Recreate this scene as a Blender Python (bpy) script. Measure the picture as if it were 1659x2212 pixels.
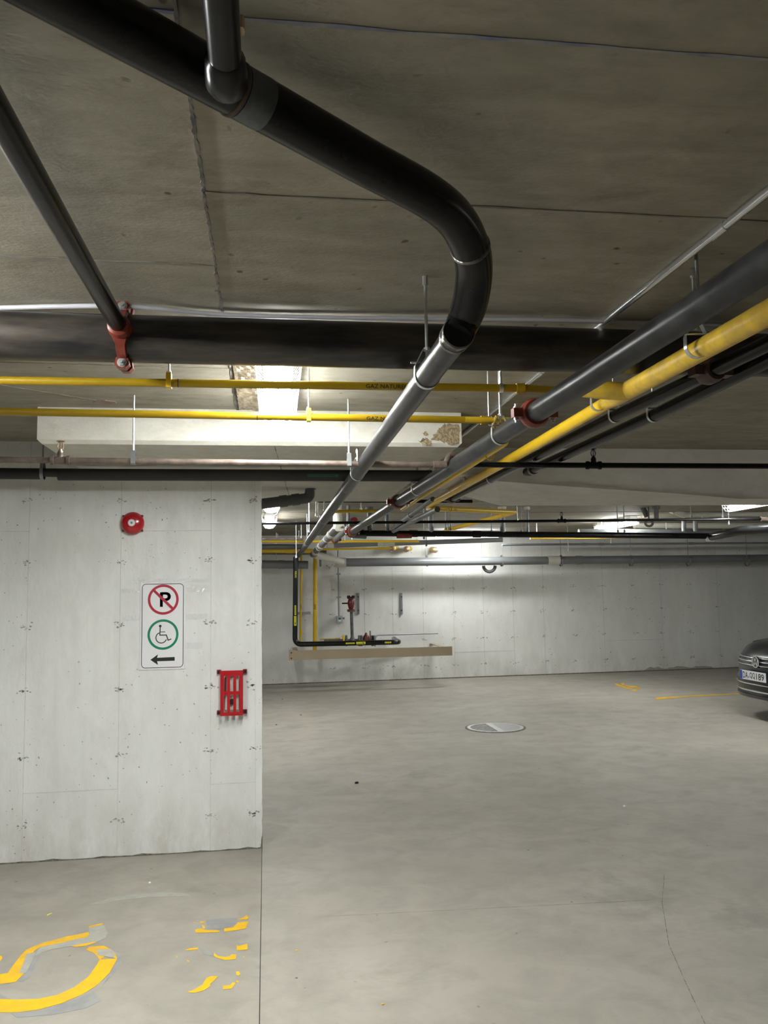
import bpy, bmesh, math, random
from mathutils import Vector, Matrix
random.seed(7)
PI = math.pi
C = bpy.context.scene.collection
S = bpy.context.scene
for o in list(bpy.data.objects): bpy.data.objects.remove(o)

# ------------------------------------------------------------------ camera
F = 1774.0; EYE = 1.65
yaw, pitch, roll = math.radians(8.24), math.radians(5.38), math.radians(-0.968)
fwd = Vector((math.sin(yaw)*math.cos(pitch), math.cos(yaw)*math.cos(pitch), math.sin(pitch)))
rt = Vector((math.cos(yaw), -math.sin(yaw), 0)); up = rt.cross(fwd)
rt, up = rt*math.cos(roll)+up*math.sin(roll), -rt*math.sin(roll)+up*math.cos(roll)
cd = bpy.data.cameras.new('camera'); cam = bpy.data.objects.new('camera', cd); C.objects.link(cam)
M = Matrix((rt, up, -fwd)).transposed().to_4x4(); M.translation = Vector((0, 0, EYE)); cam.matrix_world = M
cd.sensor_fit = 'VERTICAL'; cd.sensor_height = 36; cd.lens = F/2212*36; cd.clip_start = 0.02
S.camera = cam

# ------------------------------------------------------------------ world, exposure
w = bpy.data.worlds.new('world'); S.world = w; w.use_nodes = True
w.node_tree.nodes['Background'].inputs[0].default_value = (0.5, 0.5, 0.5, 1)
w.node_tree.nodes['Background'].inputs[1].default_value = 0.02
S.view_settings.view_transform = 'Standard'; S.view_settings.look = 'None'
S.view_settings.gamma = 1; S.view_settings.use_curve_mapping = False
S.view_settings.exposure = 2.2
LAMP = 29.0      # emission strength of the fluorescent lenses
POW = {1.0: None}

def P(x, y, X=None, Y=None, Z=None):
    """the point of a real plane (X, Y or Z = const) seen along one direction from the eye"""
    q = rt*(x-829.5)/F - up*(y-1106)/F + fwd
    t = X/q.x if X is not None else Y/q.y if Y is not None else (Z-EYE)/q.z
    return Vector((0, 0, EYE)) + q*t

# ------------------------------------------------------------------ materials
def mat(name, col, rough=0.5, metal=0.0, var=0.0, vscale=6.0, col2=None, bump=0.0, bscale=40, spec=0.5, emit=0, stretch=(1,1,1), coat=0):
    m = bpy.data.materials.new(name); m.use_nodes = True; nt = m.node_tree; b = nt.nodes['Principled BSDF']
    c = (*col, 1)
    b.inputs['Base Color'].default_value = c; b.inputs['Roughness'].default_value = rough
    b.inputs['Metallic'].default_value = metal; b.inputs['Specular IOR Level'].default_value = spec
    b.inputs['Coat Weight'].default_value = coat
    if emit: b.inputs['Emission Color'].default_value = (.97, 1, .975, 1); b.inputs['Emission Strength'].default_value = emit
    if col2 or bump:
        tc = nt.nodes.new('ShaderNodeTexCoord'); mp = nt.nodes.new('ShaderNodeMapping'); mp.inputs['Scale'].default_value = stretch
        nt.links.new(tc.outputs['Object'], mp.inputs['Vector'])
    if col2:
        n = nt.nodes.new('ShaderNodeTexNoise'); n.inputs['Scale'].default_value = vscale; n.inputs['Detail'].default_value = 6; n.inputs['Roughness'].default_value = .65
        nt.links.new(mp.outputs[0], n.inputs['Vector'])
        r = nt.nodes.new('ShaderNodeValToRGB'); r.color_ramp.elements[0].position = .5-var; r.color_ramp.elements[1].position = .5+var
        r.color_ramp.elements[0].color = c; r.color_ramp.elements[1].color = (*col2, 1)
        nt.links.new(n.outputs['Fac'], r.inputs[0]); nt.links.new(r.outputs[0], b.inputs['Base Color'])
    if bump:
        n = nt.nodes.new('ShaderNodeTexNoise'); n.inputs['Scale'].default_value = bscale; n.inputs['Detail'].default_value = 4
        nt.links.new(mp.outputs[0], n.inputs['Vector'])
        bp = nt.nodes.new('ShaderNodeBump'); bp.inputs['Strength'].default_value = bump; bp.inputs['Distance'].default_value = .01
        nt.links.new(n.outputs['Fac'], bp.inputs['Height']); nt.links.new(bp.outputs[0], b.inputs['Normal'])
    return m

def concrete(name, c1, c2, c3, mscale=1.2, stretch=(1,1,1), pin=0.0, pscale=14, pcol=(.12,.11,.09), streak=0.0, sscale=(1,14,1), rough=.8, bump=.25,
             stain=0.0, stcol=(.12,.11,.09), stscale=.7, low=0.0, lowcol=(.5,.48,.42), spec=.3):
    """cast concrete: mottling of two sizes, form streaks, bug holes, stains"""
    m = bpy.data.materials.new(name); m.use_nodes = True; nt = m.node_tree; N = nt.nodes; L = nt.links; b = N['Principled BSDF']
    b.inputs['Roughness'].default_value = rough; b.inputs['Specular IOR Level'].default_value = spec
    tc = N.new('ShaderNodeTexCoord'); mp = N.new('ShaderNodeMapping'); mp.inputs['Scale'].default_value = stretch
    L.new(tc.outputs['Object'], mp.inputs['Vector'])
    def noise(sc, det=6, ro=.6, vec=mp, dist=0):
        n = N.new('ShaderNodeTexNoise'); n.inputs['Scale'].default_value = sc; n.inputs['Detail'].default_value = det; n.inputs['Roughness'].default_value = ro
        n.inputs['Distortion'].default_value = dist
        L.new(vec.outputs[0], n.inputs['Vector']); return n.outputs['Fac']
    def ramp(s, a, bb, ca=(0,0,0,1), cb=(1,1,1,1)):
        r = N.new('ShaderNodeValToRGB'); r.color_ramp.elements[0].position = a; r.color_ramp.elements[1].position = bb
        r.color_ramp.elements[0].color = ca; r.color_ramp.elements[1].color = cb; L.new(s, r.inputs[0]); return r.outputs[0]
    def mix(f, a, bb, k=1.0):
        x = N.new('ShaderNodeMix'); x.data_type = 'RGBA'
        if k != 1.0:
            mu = N.new('ShaderNodeMath'); mu.operation = 'MULTIPLY'; L.new(f, mu.inputs[0]); mu.inputs[1].default_value = k; f = mu.outputs[0]
        L.new(f, x.inputs['Factor'])
        for s, i in ((a, 6), (bb, 7)):
            if isinstance(s, tuple): x.inputs[i].default_value = (*s, 1)
            else: L.new(s, x.inputs[i])
        return x.outputs[2]
    base = mix(ramp(noise(mscale), .35, .65), c1, c2)
    base = mix(ramp(noise(mscale*5, 8, .7, dist=.4), .42, .72), base, c3, .6)
    if streak:
        ms = N.new('ShaderNodeMapping'); ms.inputs['Scale'].default_value = sscale; L.new(tc.outputs['Object'], ms.inputs['Vector'])
        base = mix(ramp(noise(1.5, 5, .6, ms), .45, .7), base, c3, streak)
    if stain:
        base = mix(ramp(noise(stscale, 10, .72, dist=.3), .57, .72), base, stcol, stain)
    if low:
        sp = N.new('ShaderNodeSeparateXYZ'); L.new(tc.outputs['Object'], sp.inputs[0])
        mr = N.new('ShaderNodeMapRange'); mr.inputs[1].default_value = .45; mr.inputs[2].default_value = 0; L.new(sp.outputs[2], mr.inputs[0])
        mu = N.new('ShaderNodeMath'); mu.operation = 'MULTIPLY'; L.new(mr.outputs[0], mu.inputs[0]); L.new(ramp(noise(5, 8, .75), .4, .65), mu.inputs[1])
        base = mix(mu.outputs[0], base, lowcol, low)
    height = noise(60, 4)
    if pin:
        v = N.new('ShaderNodeTexVoronoi'); v.inputs['Scale'].default_value = pscale; v.inputs['Randomness'].default_value = 1
        mpn = N.new('ShaderNodeTexNoise'); mpn.inputs['Scale'].default_value = 9; L.new(tc.outputs['Object'], mpn.inputs['Vector'])
        vm = N.new('ShaderNodeMix'); vm.data_type = 'VECTOR'; vm.inputs['Factor'].default_value = .06
        L.new(tc.outputs['Object'], vm.inputs[4]); L.new(mpn.outputs['Color'], vm.inputs[5]); L.new(vm.outputs[1], v.inputs['Vector'])
        hole = ramp(v.outputs['Distance'], pin*.55, pin, (1,1,1,1), (0,0,0,1))
        msk = ramp(noise(2.3, 3), .42, .60)
        mu = N.new('ShaderNodeMath'); mu.operation = 'MULTIPLY'; L.new(hole, mu.inputs[0]); L.new(msk, mu.inputs[1])
        base = mix(mu.outputs[0], base, pcol, .9)
        hs = N.new('ShaderNodeMath'); hs.operation = 'SUBTRACT'; L.new(height, hs.inputs[0]); L.new(mu.outputs[0], hs.inputs[1]); height = hs.outputs[0]
    L.new(base, b.inputs['Base Color'])
    bp = N.new('ShaderNodeBump'); bp.inputs['Strength'].default_value = bump; bp.inputs['Distance'].default_value = .006
    L.new(height, bp.inputs['Height']); L.new(bp.outputs[0], b.inputs['Normal'])
    return m

m_floor = concrete('floor_concrete', (.315,.29,.247), (.385,.355,.305), (.22,.203,.173), 0.7, (1,1.1,1), pin=.06, pscale=7, pcol=(.08,.075,.06), rough=.62, bump=.12, stain=.7, stcol=(.17,.16,.14), stscale=.7, spec=.4)
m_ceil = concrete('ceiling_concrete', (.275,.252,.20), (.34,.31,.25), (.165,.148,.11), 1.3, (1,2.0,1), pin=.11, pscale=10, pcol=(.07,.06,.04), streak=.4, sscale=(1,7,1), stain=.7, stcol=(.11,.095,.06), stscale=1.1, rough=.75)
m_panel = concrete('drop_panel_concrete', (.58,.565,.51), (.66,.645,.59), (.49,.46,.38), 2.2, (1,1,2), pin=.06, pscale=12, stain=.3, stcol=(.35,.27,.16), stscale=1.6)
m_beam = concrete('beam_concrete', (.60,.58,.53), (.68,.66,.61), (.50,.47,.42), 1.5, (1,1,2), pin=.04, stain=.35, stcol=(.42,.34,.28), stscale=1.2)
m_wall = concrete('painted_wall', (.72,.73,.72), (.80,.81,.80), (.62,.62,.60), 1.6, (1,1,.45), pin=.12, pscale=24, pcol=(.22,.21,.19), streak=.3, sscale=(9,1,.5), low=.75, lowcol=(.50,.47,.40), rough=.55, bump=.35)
m_wall2 = concrete('painted_far_wall', (.70,.70,.68), (.78,.78,.755), (.62,.615,.58), 1.0, (1,1,.45), pin=.13, pscale=12, pcol=(.20,.19,.16), streak=.25, sscale=(5,1,.4), low=.6, lowcol=(.46,.44,.38), rough=.6)
m_side = concrete('plain_concrete', (.55,.54,.5), (.6,.59,.55), (.5,.48,.44), 1.0)
m_seam = mat('form_seam', (.50,.49,.46), .8, col2=(.62,.61,.58), var=.1, vscale=20)
m_grout = mat('dark_grout', (.075,.073,.075), .9, col2=(.22,.20,.17), var=.15, vscale=18)
m_cseam = mat('ceiling_seam_mark', (.24,.22,.18), .9, col2=(.16,.145,.12), var=.1, vscale=12)
m_dirt = mat('base_dirt', (.09,.085,.07), .95, col2=(.22,.20,.17), var=.12, vscale=30)
m_gap = mat('joint_gap', (.05,.05,.045), .95)
m_chalk = mat('blue_chalk', (.15,.15,.23), .9, col2=(.28,.27,.25), var=.12, vscale=8)
m_steel = mat('black_steel', (.004,.004,.005), .25, 0, col2=(.011,.011,.011), var=.18, vscale=9, spec=.2)
m_steelr = mat('mill_scale_steel', (.008,.009,.011), .30, 0, col2=(.055,.045,.036), var=.13, vscale=5, stretch=(.5,3,3), spec=.4)
m_dust = mat('dusty_black_steel', (.012,.0125,.0135), .34, .0, col2=(.034,.034,.035), var=.16, vscale=14, spec=.2)
m_greyp = mat('dull_grey_pipe', (.07,.072,.075), .45, 0, col2=(.13,.13,.13), var=.12, vscale=20)
m_weld = mat('weld_metal', (.08,.08,.085), .32, .7, col2=(.22,.20,.18), var=.14, vscale=40, bump=.5, bscale=60)
m_rust = mat('rusty_brown_pipe', (.075,.058,.048), .5, .3, col2=(.22,.17,.14), var=.16, vscale=10)
m_brass = mat('bronze', (.35,.24,.15), .35, .8)
m_yel = mat('yellow_paint', (.68,.43,.01), .38, 0, col2=(.76,.50,.02), var=.2, vscale=6, spec=.5)
m_yelshade = mat('shaded_yellow_paint', (.31,.195,.003), .42, 0, col2=(.36,.23,.006), var=.2, vscale=6, spec=.35)  # darker copy of the yellow: shade put into the crossing gas lines' colour
m_yelw = mat('worn_yellow_paint', (.70,.46,.03), .4, 0, col2=(.50,.33,.05), var=.12, vscale=14)
m_black = mat('black_print', (.01,.01,.01), .5)
m_galv = mat('galvanized_steel', (.55,.57,.58), .32, .9, col2=(.70,.72,.73), var=.1, vscale=30)
m_galvd = mat('dull_galvanized', (.30,.31,.32), .4, .7)
m_emt = mat('bright_conduit', (.72,.74,.75), .25, .9)
m_grconduit = mat('grey_plastic_conduit', (.48,.47,.50), .45)
m_redc = mat('red_oxide_casting', (.13,.018,.010), .38, 0, col2=(.18,.028,.014), var=.1, vscale=20)
m_redp = mat('red_gloss_paint', (.42,.008,.015), .22, 0, spec=.6, coat=.4)
m_redd = mat('dark_red_casting', (.13,.012,.015), .35)
m_brownc = mat('brown_casting', (.06,.03,.02), .45)
m_rub = mat('black_rubber_insulation', (.016,.017,.018), .62)
m_pvcg = mat('grey_pvc', (.17,.18,.19), .32, 0, col2=(.21,.215,.22), var=.2, vscale=4)
m_pvcw = mat('off_white_pvc', (.62,.61,.54), .4, 0, col2=(.54,.52,.45), var=.2, vscale=8)
m_pvcd = mat('dark_grey_pvc', (.085,.088,.09), .45)
m_gb = mat('gloss_black_paint', (.006,.007,.008), .22, spec=.6)
m_lens = mat('lamp_lens', (.9,.9,.88), .4, emit=LAMP)
m_white = mat('white_enamel', (.8,.8,.8), .35)
m_scatter = mat('scattered_light_sheet', (.17,.13,.08), .38, .5, col2=(.30,.24,.16), var=.1, vscale=14, bump=1.0, bscale=22)
m_sign = mat('sign_white', (.80,.80,.82), .35)
m_sred = mat('sign_red', (.42,.012,.04), .4)
m_sgrn = mat('sign_green', (.0,.22,.11), .4)
m_tape = mat('clear_tape', (.74,.745,.745), .12, spec=.8, bump=.6, bscale=30)
m_stick = mat('yellow_sticker', (.85,.80,.03), .4)
m_beige = mat('beige_channel_steel', (.34,.27,.18), .5, col2=(.38,.31,.21), var=.2, vscale=3)
m_fpaint = mat('floor_yellow_paint', (.83,.47,.0), .5, col2=(.70,.40,.02), var=.08, vscale=9)
m_ghost = mat('worn_paint_ghost', (.33,.33,.30), .6, col2=(.40,.385,.33), var=.1, vscale=20)
m_bluegrey = mat('dark_paint_halo', (.235,.235,.24), .5, col2=(.30,.295,.28), var=.1, vscale=9)
m_iron = mat('cast_iron_grate', (.36,.36,.35), .45, .5, col2=(.50,.49,.47), var=.12, vscale=25)
m_dark = mat('dark_void', (.01,.01,.01), .9)
m_car = mat('dark_grey_car_paint', (.022,.026,.032), .28, .3, coat=.5)
m_chrome = mat('chrome', (.85,.86,.88), .22, .8)
m_glass = mat('car_glass', (.01,.012,.014), .06, spec=.9)
m_tyre = mat('tyre_rubber', (.02,.02,.02), .8)
m_hl = mat('headlamp_glass', (.45,.48,.5), .1, .5, coat=.8)
m_plate = mat('plate_white', (.78,.78,.80), .4)
m_blue = mat('plate_blue', (.01,.06,.45), .4)
m_green = mat('green_label', (.0,.09,.05), .5)
m_redpatch = mat('red_paint_patch', (.22,.10,.095), .8, col2=(.30,.22,.19), var=.12, vscale=25)
m_spall = mat('exposed_aggregate', (.42,.33,.20), .9, col2=(.22,.17,.11), var=.08, vscale=70, bump=1, bscale=90)
m_greybox = mat('grey_box_paint', (.38,.42,.43), .45)

# ------------------------------------------------------------------ builders
def newobj(name, verts, faces, material, parent=None, smooth=False):
    assert max(max(q) for q in faces) < len(verts), name
    me = bpy.data.meshes.new(name); me.from_pydata([tuple(v) for v in verts], [], faces); me.update()
    bm = bmesh.new(); bm.from_mesh(me); bmesh.ops.recalc_face_normals(bm, faces=bm.faces); bm.to_mesh(me); bm.free()
    if material: me.materials.append(material)
    if smooth:
        for p in me.polygons: p.use_smooth = True
    o = bpy.data.objects.new(name, me); C.objects.link(o)
    if parent is not None: adopt(o, parent)
    return o
def adopt(o, parent):
    o.parent = parent
    o.matrix_parent_inverse = wm(parent).inverted()
def wm(o):
    m = o.matrix_basis.copy()
    return (wm(o.parent) @ o.matrix_parent_inverse @ m) if o.parent else m
def thing(name, label, cat, loc=(0,0,0), group=None):
    o = bpy.data.objects.new(name, None); C.objects.link(o); o.location = loc; o.empty_display_size = .1
    o['label'] = label; o['category'] = cat
    if group: o['group'] = group
    return o
def tag(o, label, cat, group=None):
    o['label'] = label; o['category'] = cat
    if group: o['group'] = group
    return o
class MB:
    def __init__(s): s.v = []; s.f = []
    def add(s, v, f):
        n = len(s.v); s.v += [Vector(x) for x in v]; s.f += [tuple(i+n for i in q) for q in f]; return s
    def box(s, lo, hi):
        x0,y0,z0 = lo; x1,y1,z1 = hi
        return s.add([(x0,y0,z0),(x1,y0,z0),(x1,y1,z0),(x0,y1,z0),(x0,y0,z1),(x1,y0,z1),(x1,y1,z1),(x0,y1,z1)],
                     [(0,3,2,1),(4,5,6,7),(0,1,5,4),(1,2,6,5),(2,3,7,6),(3,0,4,7)])
    def obox(s, c, ax, ay, az):      # oriented box: centre + half vectors
        c, ax, ay, az = map(Vector, (c, ax, ay, az)); v = []
        for k in (-1, 1):
            for i, j in ((-1,-1),(1,-1),(1,1),(-1,1)): v.append(c+ax*i+ay*j+az*k)
        return s.add(v, [(0,3,2,1),(4,5,6,7),(0,1,5,4),(1,2,6,5),(2,3,7,6),(3,0,4,7)])
    def tube(s, pts, r, n=16, cap=True):
        pts = [Vector(p) for p in pts]; rs = list(r) if isinstance(r, (list, tuple)) else [r]*len(pts)
        keep = [i for i in range(len(pts)) if i == 0 or (pts[i]-pts[i-1]).length > 1e-6]; pts = [pts[i] for i in keep]; rs = [rs[i] for i in keep]
        T = []
        for i in range(len(pts)):
            a = pts[max(i-1, 0)]; b = pts[min(i+1, len(pts)-1)]; T.append((b-a).normalized())
        ref = Vector((0,0,1)) if abs(T[0].z) < .9 else Vector((1,0,0))
        u = T[0].cross(ref).normalized(); v = []; 
        for i, p in enumerate(pts):
            u = (u - T[i]*u.dot(T[i])).normalized(); q = T[i].cross(u)
            for k in range(n):
                a = 2*PI*k/n; v.append(p+(u*math.cos(a)+q*math.sin(a))*rs[i])
        f = []
        for i in range(len(pts)-1):
            for k in range(n):
                k2 = (k+1) % n; f.append((i*n+k, i*n+k2, (i+1)*n+k2, (i+1)*n+k))
        if cap: f.append(tuple(range(n))[::-1]); f.append(tuple((len(pts)-1)*n+k for k in range(n)))
        return s.add(v, f)
    def lathe(s, c, axis, prof, n=20):  # prof: (along, radius) list
        axis = Vector(axis).normalized(); c = Vector(c)
        return s.tube([c+axis*(a+1e-5*i) for i, (a, r) in enumerate(prof)] if False else [c+axis*a for a, r in prof], [r for a, r in prof], n) if all(prof[i+1][0] > prof[i][0] for i in range(len(prof)-1)) else s._lat(c, axis, prof, n)
    def _lat(s, c, axis, prof, n):
        ref = Vector((0,0,1)) if abs(axis.z) < .9 else Vector((1,0,0)); u = axis.cross(ref).normalized(); q = axis.cross(u); v = []
        for a, r in prof:
            for k in range(n):
                t = 2*PI*k/n; v.append(c+axis*a+(u*math.cos(t)+q*math.sin(t))*r)
        f = []
        for i in range(len(prof)-1):
            for k in range(n): k2 = (k+1) % n; f.append((i*n+k, i*n+k2, (i+1)*n+k2, (i+1)*n+k))
        f.append(tuple(range(n))[::-1]); f.append(tuple((len(prof)-1)*n+k for k in range(n)))
        return s.add(v, f)
    def prism(s, poly, o, U, V, W):  # 2D polygon in plane (o,U,V) pushed along W
        o, U, V, W = map(Vector, (o, U, V, W)); n = len(poly)
        a = [o+U*x+V*y for x, y in poly]
        return s.add(a+[p+W for p in a], [tuple(range(n))[::-1], tuple(range(n, 2*n))]+[(i, (i+1) % n, n+(i+1) % n, n+i) for i in range(n)])
    def strap(s, pts, wvec, t):       # flat band along pts, half width vector wvec, thickness t outward by local normal
        pts = [Vector(p) for p in pts]; wv = Vector(wvec); v = []
        for i, p in enumerate(pts):
            T = (pts[min(i+1, len(pts)-1)]-pts[max(i-1, 0)]).normalized(); nn = T.cross(wv.normalized()).normalized()*t/2
            v += [p-wv-nn, p+wv-nn, p+wv+nn, p-wv+nn]
        f = [(0,1,2,3)[::-1]]
        for i in range(len(pts)-1):
            for k in range(4): k2 = (k+1) % 4; f.append((4*i+k, 4*i+k2, 4*i+4+k2, 4*i+4+k))
        m = 4*(len(pts)-1); f.append((m, m+1, m+2, m+3)); return s.add(v, f)
    def build(s, name, material, parent=None, smooth=False): return newobj(name, s.v, s.f, material, parent, smooth)
def sm(o, ang=40):
    me = o.data
    for p in me.polygons: p.use_smooth = True
    bm = bmesh.new(); bm.from_mesh(me)
    for e in bm.edges:
        if len(e.link_faces) == 2 and e.calc_face_angle(0) > math.radians(ang): e.smooth = False
    bm.to_mesh(me); bm.free(); return o
def fillet(pts, r, n=7):
    pts = [Vector(p) for p in pts]; out = [pts[0]]
    for i in range(1, len(pts)-1):
        a, b, c = pts[i-1], pts[i], pts[i+1]; d1 = (a-b).normalized(); d2 = (c-b).normalized()
        ang = d1.angle(d2); L = min(r/math.tan(ang/2) if ang > .01 else 0, (a-b).length*.49, (c-b).length*.49)
        p, q = b+d1*L, b+d2*L
        for k in range(n+1):
            t = k/n; out.append(p*(1-t)**2+b*2*t*(1-t)+q*t*t)
    out.append(pts[-1]); return out
def dense(pts, k=4):
    pts = [Vector(p) for p in pts]; out = []
    for i in range(len(pts)-1):
        p0 = pts[max(i-1,0)]; p1 = pts[i]; p2 = pts[i+1]; p3 = pts[min(i+2, len(pts)-1)]
        for j in range(k):
            t = j/k; out.append(.5*((2*p1)+(p2-p0)*t+(2*p0-5*p1+4*p2-p3)*t*t+(3*p1-p0-3*p2+p3)*t**3))
    out.append(pts[-1]); return out
def tube(name, pts, r, material, parent, n=20): return sm(MB().tube(pts, r, n).build(name, material, parent), 50)
def ring(name, c, axis, R, hw, t, material, parent, n=24):
    axis = Vector(axis).normalized()
    return sm(MB().lathe(c, axis, [(-hw, R-.001), (-hw+.0001, R+t), (hw-.0001, R+t), (hw, R-.001)], n).build(name, material, parent), 30)

_tc = {}
def text_mesh(s, width, height=None, res=3):
    cu = bpy.data.curves.new('t', 'FONT'); cu.body = s; cu.size = 1; cu.resolution_u = res; cu.offset = .012
    o = bpy.data.objects.new('t', cu); C.objects.link(o); dg = bpy.context.evaluated_depsgraph_get(); dg.update()
    me = bpy.data.meshes.new_from_object(o.evaluated_get(dg)); bpy.data.objects.remove(o); bpy.data.curves.remove(cu)
    xs = [v.co.x for v in me.vertices]; ys = [v.co.y for v in me.vertices]; x0, x1, y0, y1 = min(xs), max(xs), min(ys), max(ys)
    k = width/(x1-x0); ky = (height/(y1-y0)) if height else k
    for v in me.vertices: v.co = Vector(((v.co.x-(x0+x1)/2)*k, (v.co.y-(y0+y1)/2)*ky, 0))
    return me
def place_text(s, width, height, c, U, V, material, parent, name='lettering', cyl=None):
    """text centred at c, reading along U, up V; cyl=(R): wraps round a pipe whose axis runs along U through c"""
    me = text_mesh(s, width, height); c, U, V = Vector(c), Vector(U).normalized(), Vector(V).normalized(); Nn = U.cross(V)
    bm = bmesh.new(); bm.from_mesh(me)
    if cyl:
        for i in range(-4, 5):
            bmesh.ops.bisect_plane(bm, geom=bm.verts[:]+bm.edges[:]+bm.faces[:], plane_co=(0, i*height/9, 0), plane_no=(0,1,0))
        for v in bm.verts:
            th = v.co.y/cyl; v.co = c+U*v.co.x+(Nn*math.cos(th)+V*math.sin(th))*(cyl+.0006)
    else:
        for v in bm.verts: v.co = c+U*v.co.x+V*v.co.y+Nn*.0003
    me.materials.append(material); bm.to_mesh(me); bm.free()
    o = bpy.data.objects.new(name, me); C.objects.link(o); adopt(o, parent); return o
def wrap_label(name, w, h, c, U, V, R, material, parent, off=.0004):   # sticker curved on a pipe
    c, U, V = Vector(c), Vector(U).normalized(), Vector(V).normalized(); Nn = U.cross(V); v = []; f = []; k = 8
    for i in range(k+1):
        th = (i/k-.5)*h/R
        for s_ in (-1, 1): v.append(c+U*s_*w/2+(Nn*math.cos(th)+V*math.sin(th))*(R+off))
    for i in range(k): f.append((2*i, 2*i+1, 2*i+3, 2*i+2))
    return newobj(name, v, f, material, parent, True)

# ------------------------------------------------------------------ the setting
ZC = 2.645; YW = 5.54; YP0 = 4.5; YP1 = 7.42; ZP = 2.45; YB = 5.63
def struct(o): o['kind'] = 'structure'; return o
def yfar(x): return 14.905+.0288*x

HC = []
fl = struct(MB().box((-7, -5, -.3), (17, 17, -.02)).build('floor', m_gap))
g = .0018
for (x0, y0, x1, y1) in ((-7, -5, -.03-g, 5.6), (-.03+g, -5, 17, 5.872-g*.4), (-7, 5.872+g*.4, 17, 17), (-7, 5.6+.001, -.03-g, 5.871)):
    MB().box((x0, y0, -.02), (x1, y1, 0)).build('slab', m_floor, fl)

for x0, y0, x1, y1 in ((.3,4.35,2.0,4.25),(2.246,4.59,2.038,4.205),(2.038,4.205,1.832,3.731),(1.832,3.731,1.727,3.386),(1.727,3.386,1.6,2.95),(-.02,9.3,3.0,9.6),(.25,3.2,1.0,3.1)):
    HC.append((x0, y0, x1, y1))
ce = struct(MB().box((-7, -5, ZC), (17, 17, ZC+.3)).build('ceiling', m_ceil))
# form joints of the ceiling: ragged dark line along the depth, thinner cross joints
def ragged(x0, y0, x1, y1, wd, z, name, m, par, n=60, jit=.5):
    a, b = Vector((x0, y0, z)), Vector((x1, y1, z)); d = (b-a).normalized(); s_ = Vector((-d.y, d.x, 0)); L_ = []; R_ = []
    off = 0
    for i in range(n+1):
        t = i/n; off = off*.6+random.uniform(-1, 1)*wd*.16; c = a+(b-a)*t+s_*off
        h = wd*(1+random.uniform(-jit, jit))/2; L_.append(c+s_*h); R_.append(c-s_*h)
    v = L_+R_; m_ = n+1; v2 = [p+Vector((0,0,.0035)) for p in v]; k = len(v)
    f = []
    for i in range(n): f += [(i, i+1, m_+i+1, m_+i), (k+i, k+m_+i, k+m_+i+1, k+i+1), (i, k+i, k+i+1, i+1), (m_+i, m_+i+1, k+m_+i+1, k+m_+i)]
    return newobj(name, v+v2, f, m, par)
for q in HC: ragged(*q, .0022, -.0031, 'hairline_crack', m_dirt, fl, 40, .9)
ragged(-.149, -1, -.15, 3.3, .0075, ZC-.003, 'form_joint', m_grout, ce, 260, .55)
ragged(-.15, 3.3, -.15, 4.5, .014, ZC-.003, 'form_joint', m_grout, ce, 40, .6)
ragged(-.15, 2.005, 4.5, 2.01, .006, ZC-.003, 'form_joint', m_cseam, ce, 90, .9)
ragged(-3, 2.44, -.157, 2.475, .011, ZC-.003, 'form_joint', m_cseam, ce, 70, .9)
ragged(-.04, 1.364, 3.5, 1.34, .008, ZC-.002, 'chalk_line', m_chalk, ce, 60, .5)
ragged(-3, 1.2, -.15, 1.36, .006, ZC-.002, 'chalk_line', m_chalk, ce, 60, .5)
ragged(-1.6, 3.75, -.82, 4.35, .004, ZC-.003, 'form_joint', m_cseam, ce, 20, .6)
ragged(-2.5, 3.6, -.15, 3.65, .005, ZC-.003, 'form_joint', m_cseam, ce, 40, .9)
ragged(-.15, 3.9, 1.9, 3.95, .005, ZC-.003, 'form_joint', m_cseam, ce, 40, .9)
ragged(1.9, 2.0, 1.9, 5.6, .006, ZC-.003, 'form_joint', m_cseam, ce, 40, .9)
ragged(1.9, 6.4, 3.4, 9.5, .008, ZC-.003, 'form_joint', m_cseam, ce, 40, .9)
for k in range(5): ragged(-.5, 7.9+k*1.3, 9, 8.0+k*1.3, .02, ZC-.003, 'form_joint', m_cseam, ce, 60, .9)
def disc(name, c, r, n, m, par, sx=1, sy=1, h=.003, jit=0):
    v = []
    for z in (0, h):
        for k in range(n):
            a = 2*PI*k/n; random.seed(k+int(c[0]*100)); rr = r*(1+random.uniform(-jit, jit)); v.append((c[0]+math.cos(a)*rr*sx, c[1]+math.sin(a)*rr*sy, c[2]-z))
    return newobj(name, v, [tuple(range(n)), tuple(range(n, 2*n))]+[(i, (i+1) % n, n+(i+1) % n, n+i) for i in range(n)], m, par)
disc('red_patch', (-.825, 4.36, ZC), .06, 18, m_redpatch, ce, 1, .7, .003, .15)

# drop panel over the wall
dp = MB()
dp.add([(-1.195,YP0,ZC+.05),(1.105,YP0,ZC+.05),(1.105,YP1,ZC+.05),(-1.195,YP1,ZC+.05), (-1.195,YP0,ZP+.02),(1.105,YP0,ZP+.02),(1.105,YP1,ZP+.02),(-1.195,YP1,ZP+.02),
        (-1.175,YP0+.02,ZP),(1.085,YP0+.02,ZP),(1.085,YP1-.02,ZP),(-1.175,YP1-.02,ZP)],
       [(0,1,2,3),(0,4,5,1),(1,5,6,2),(2,6,7,3),(3,7,4,0),(4,8,9,5),(5,9,10,6),(6,10,11,7),(7,11,8,4),(8,11,10,9)])
pn = struct(dp.build('trim_1', m_panel))
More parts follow.
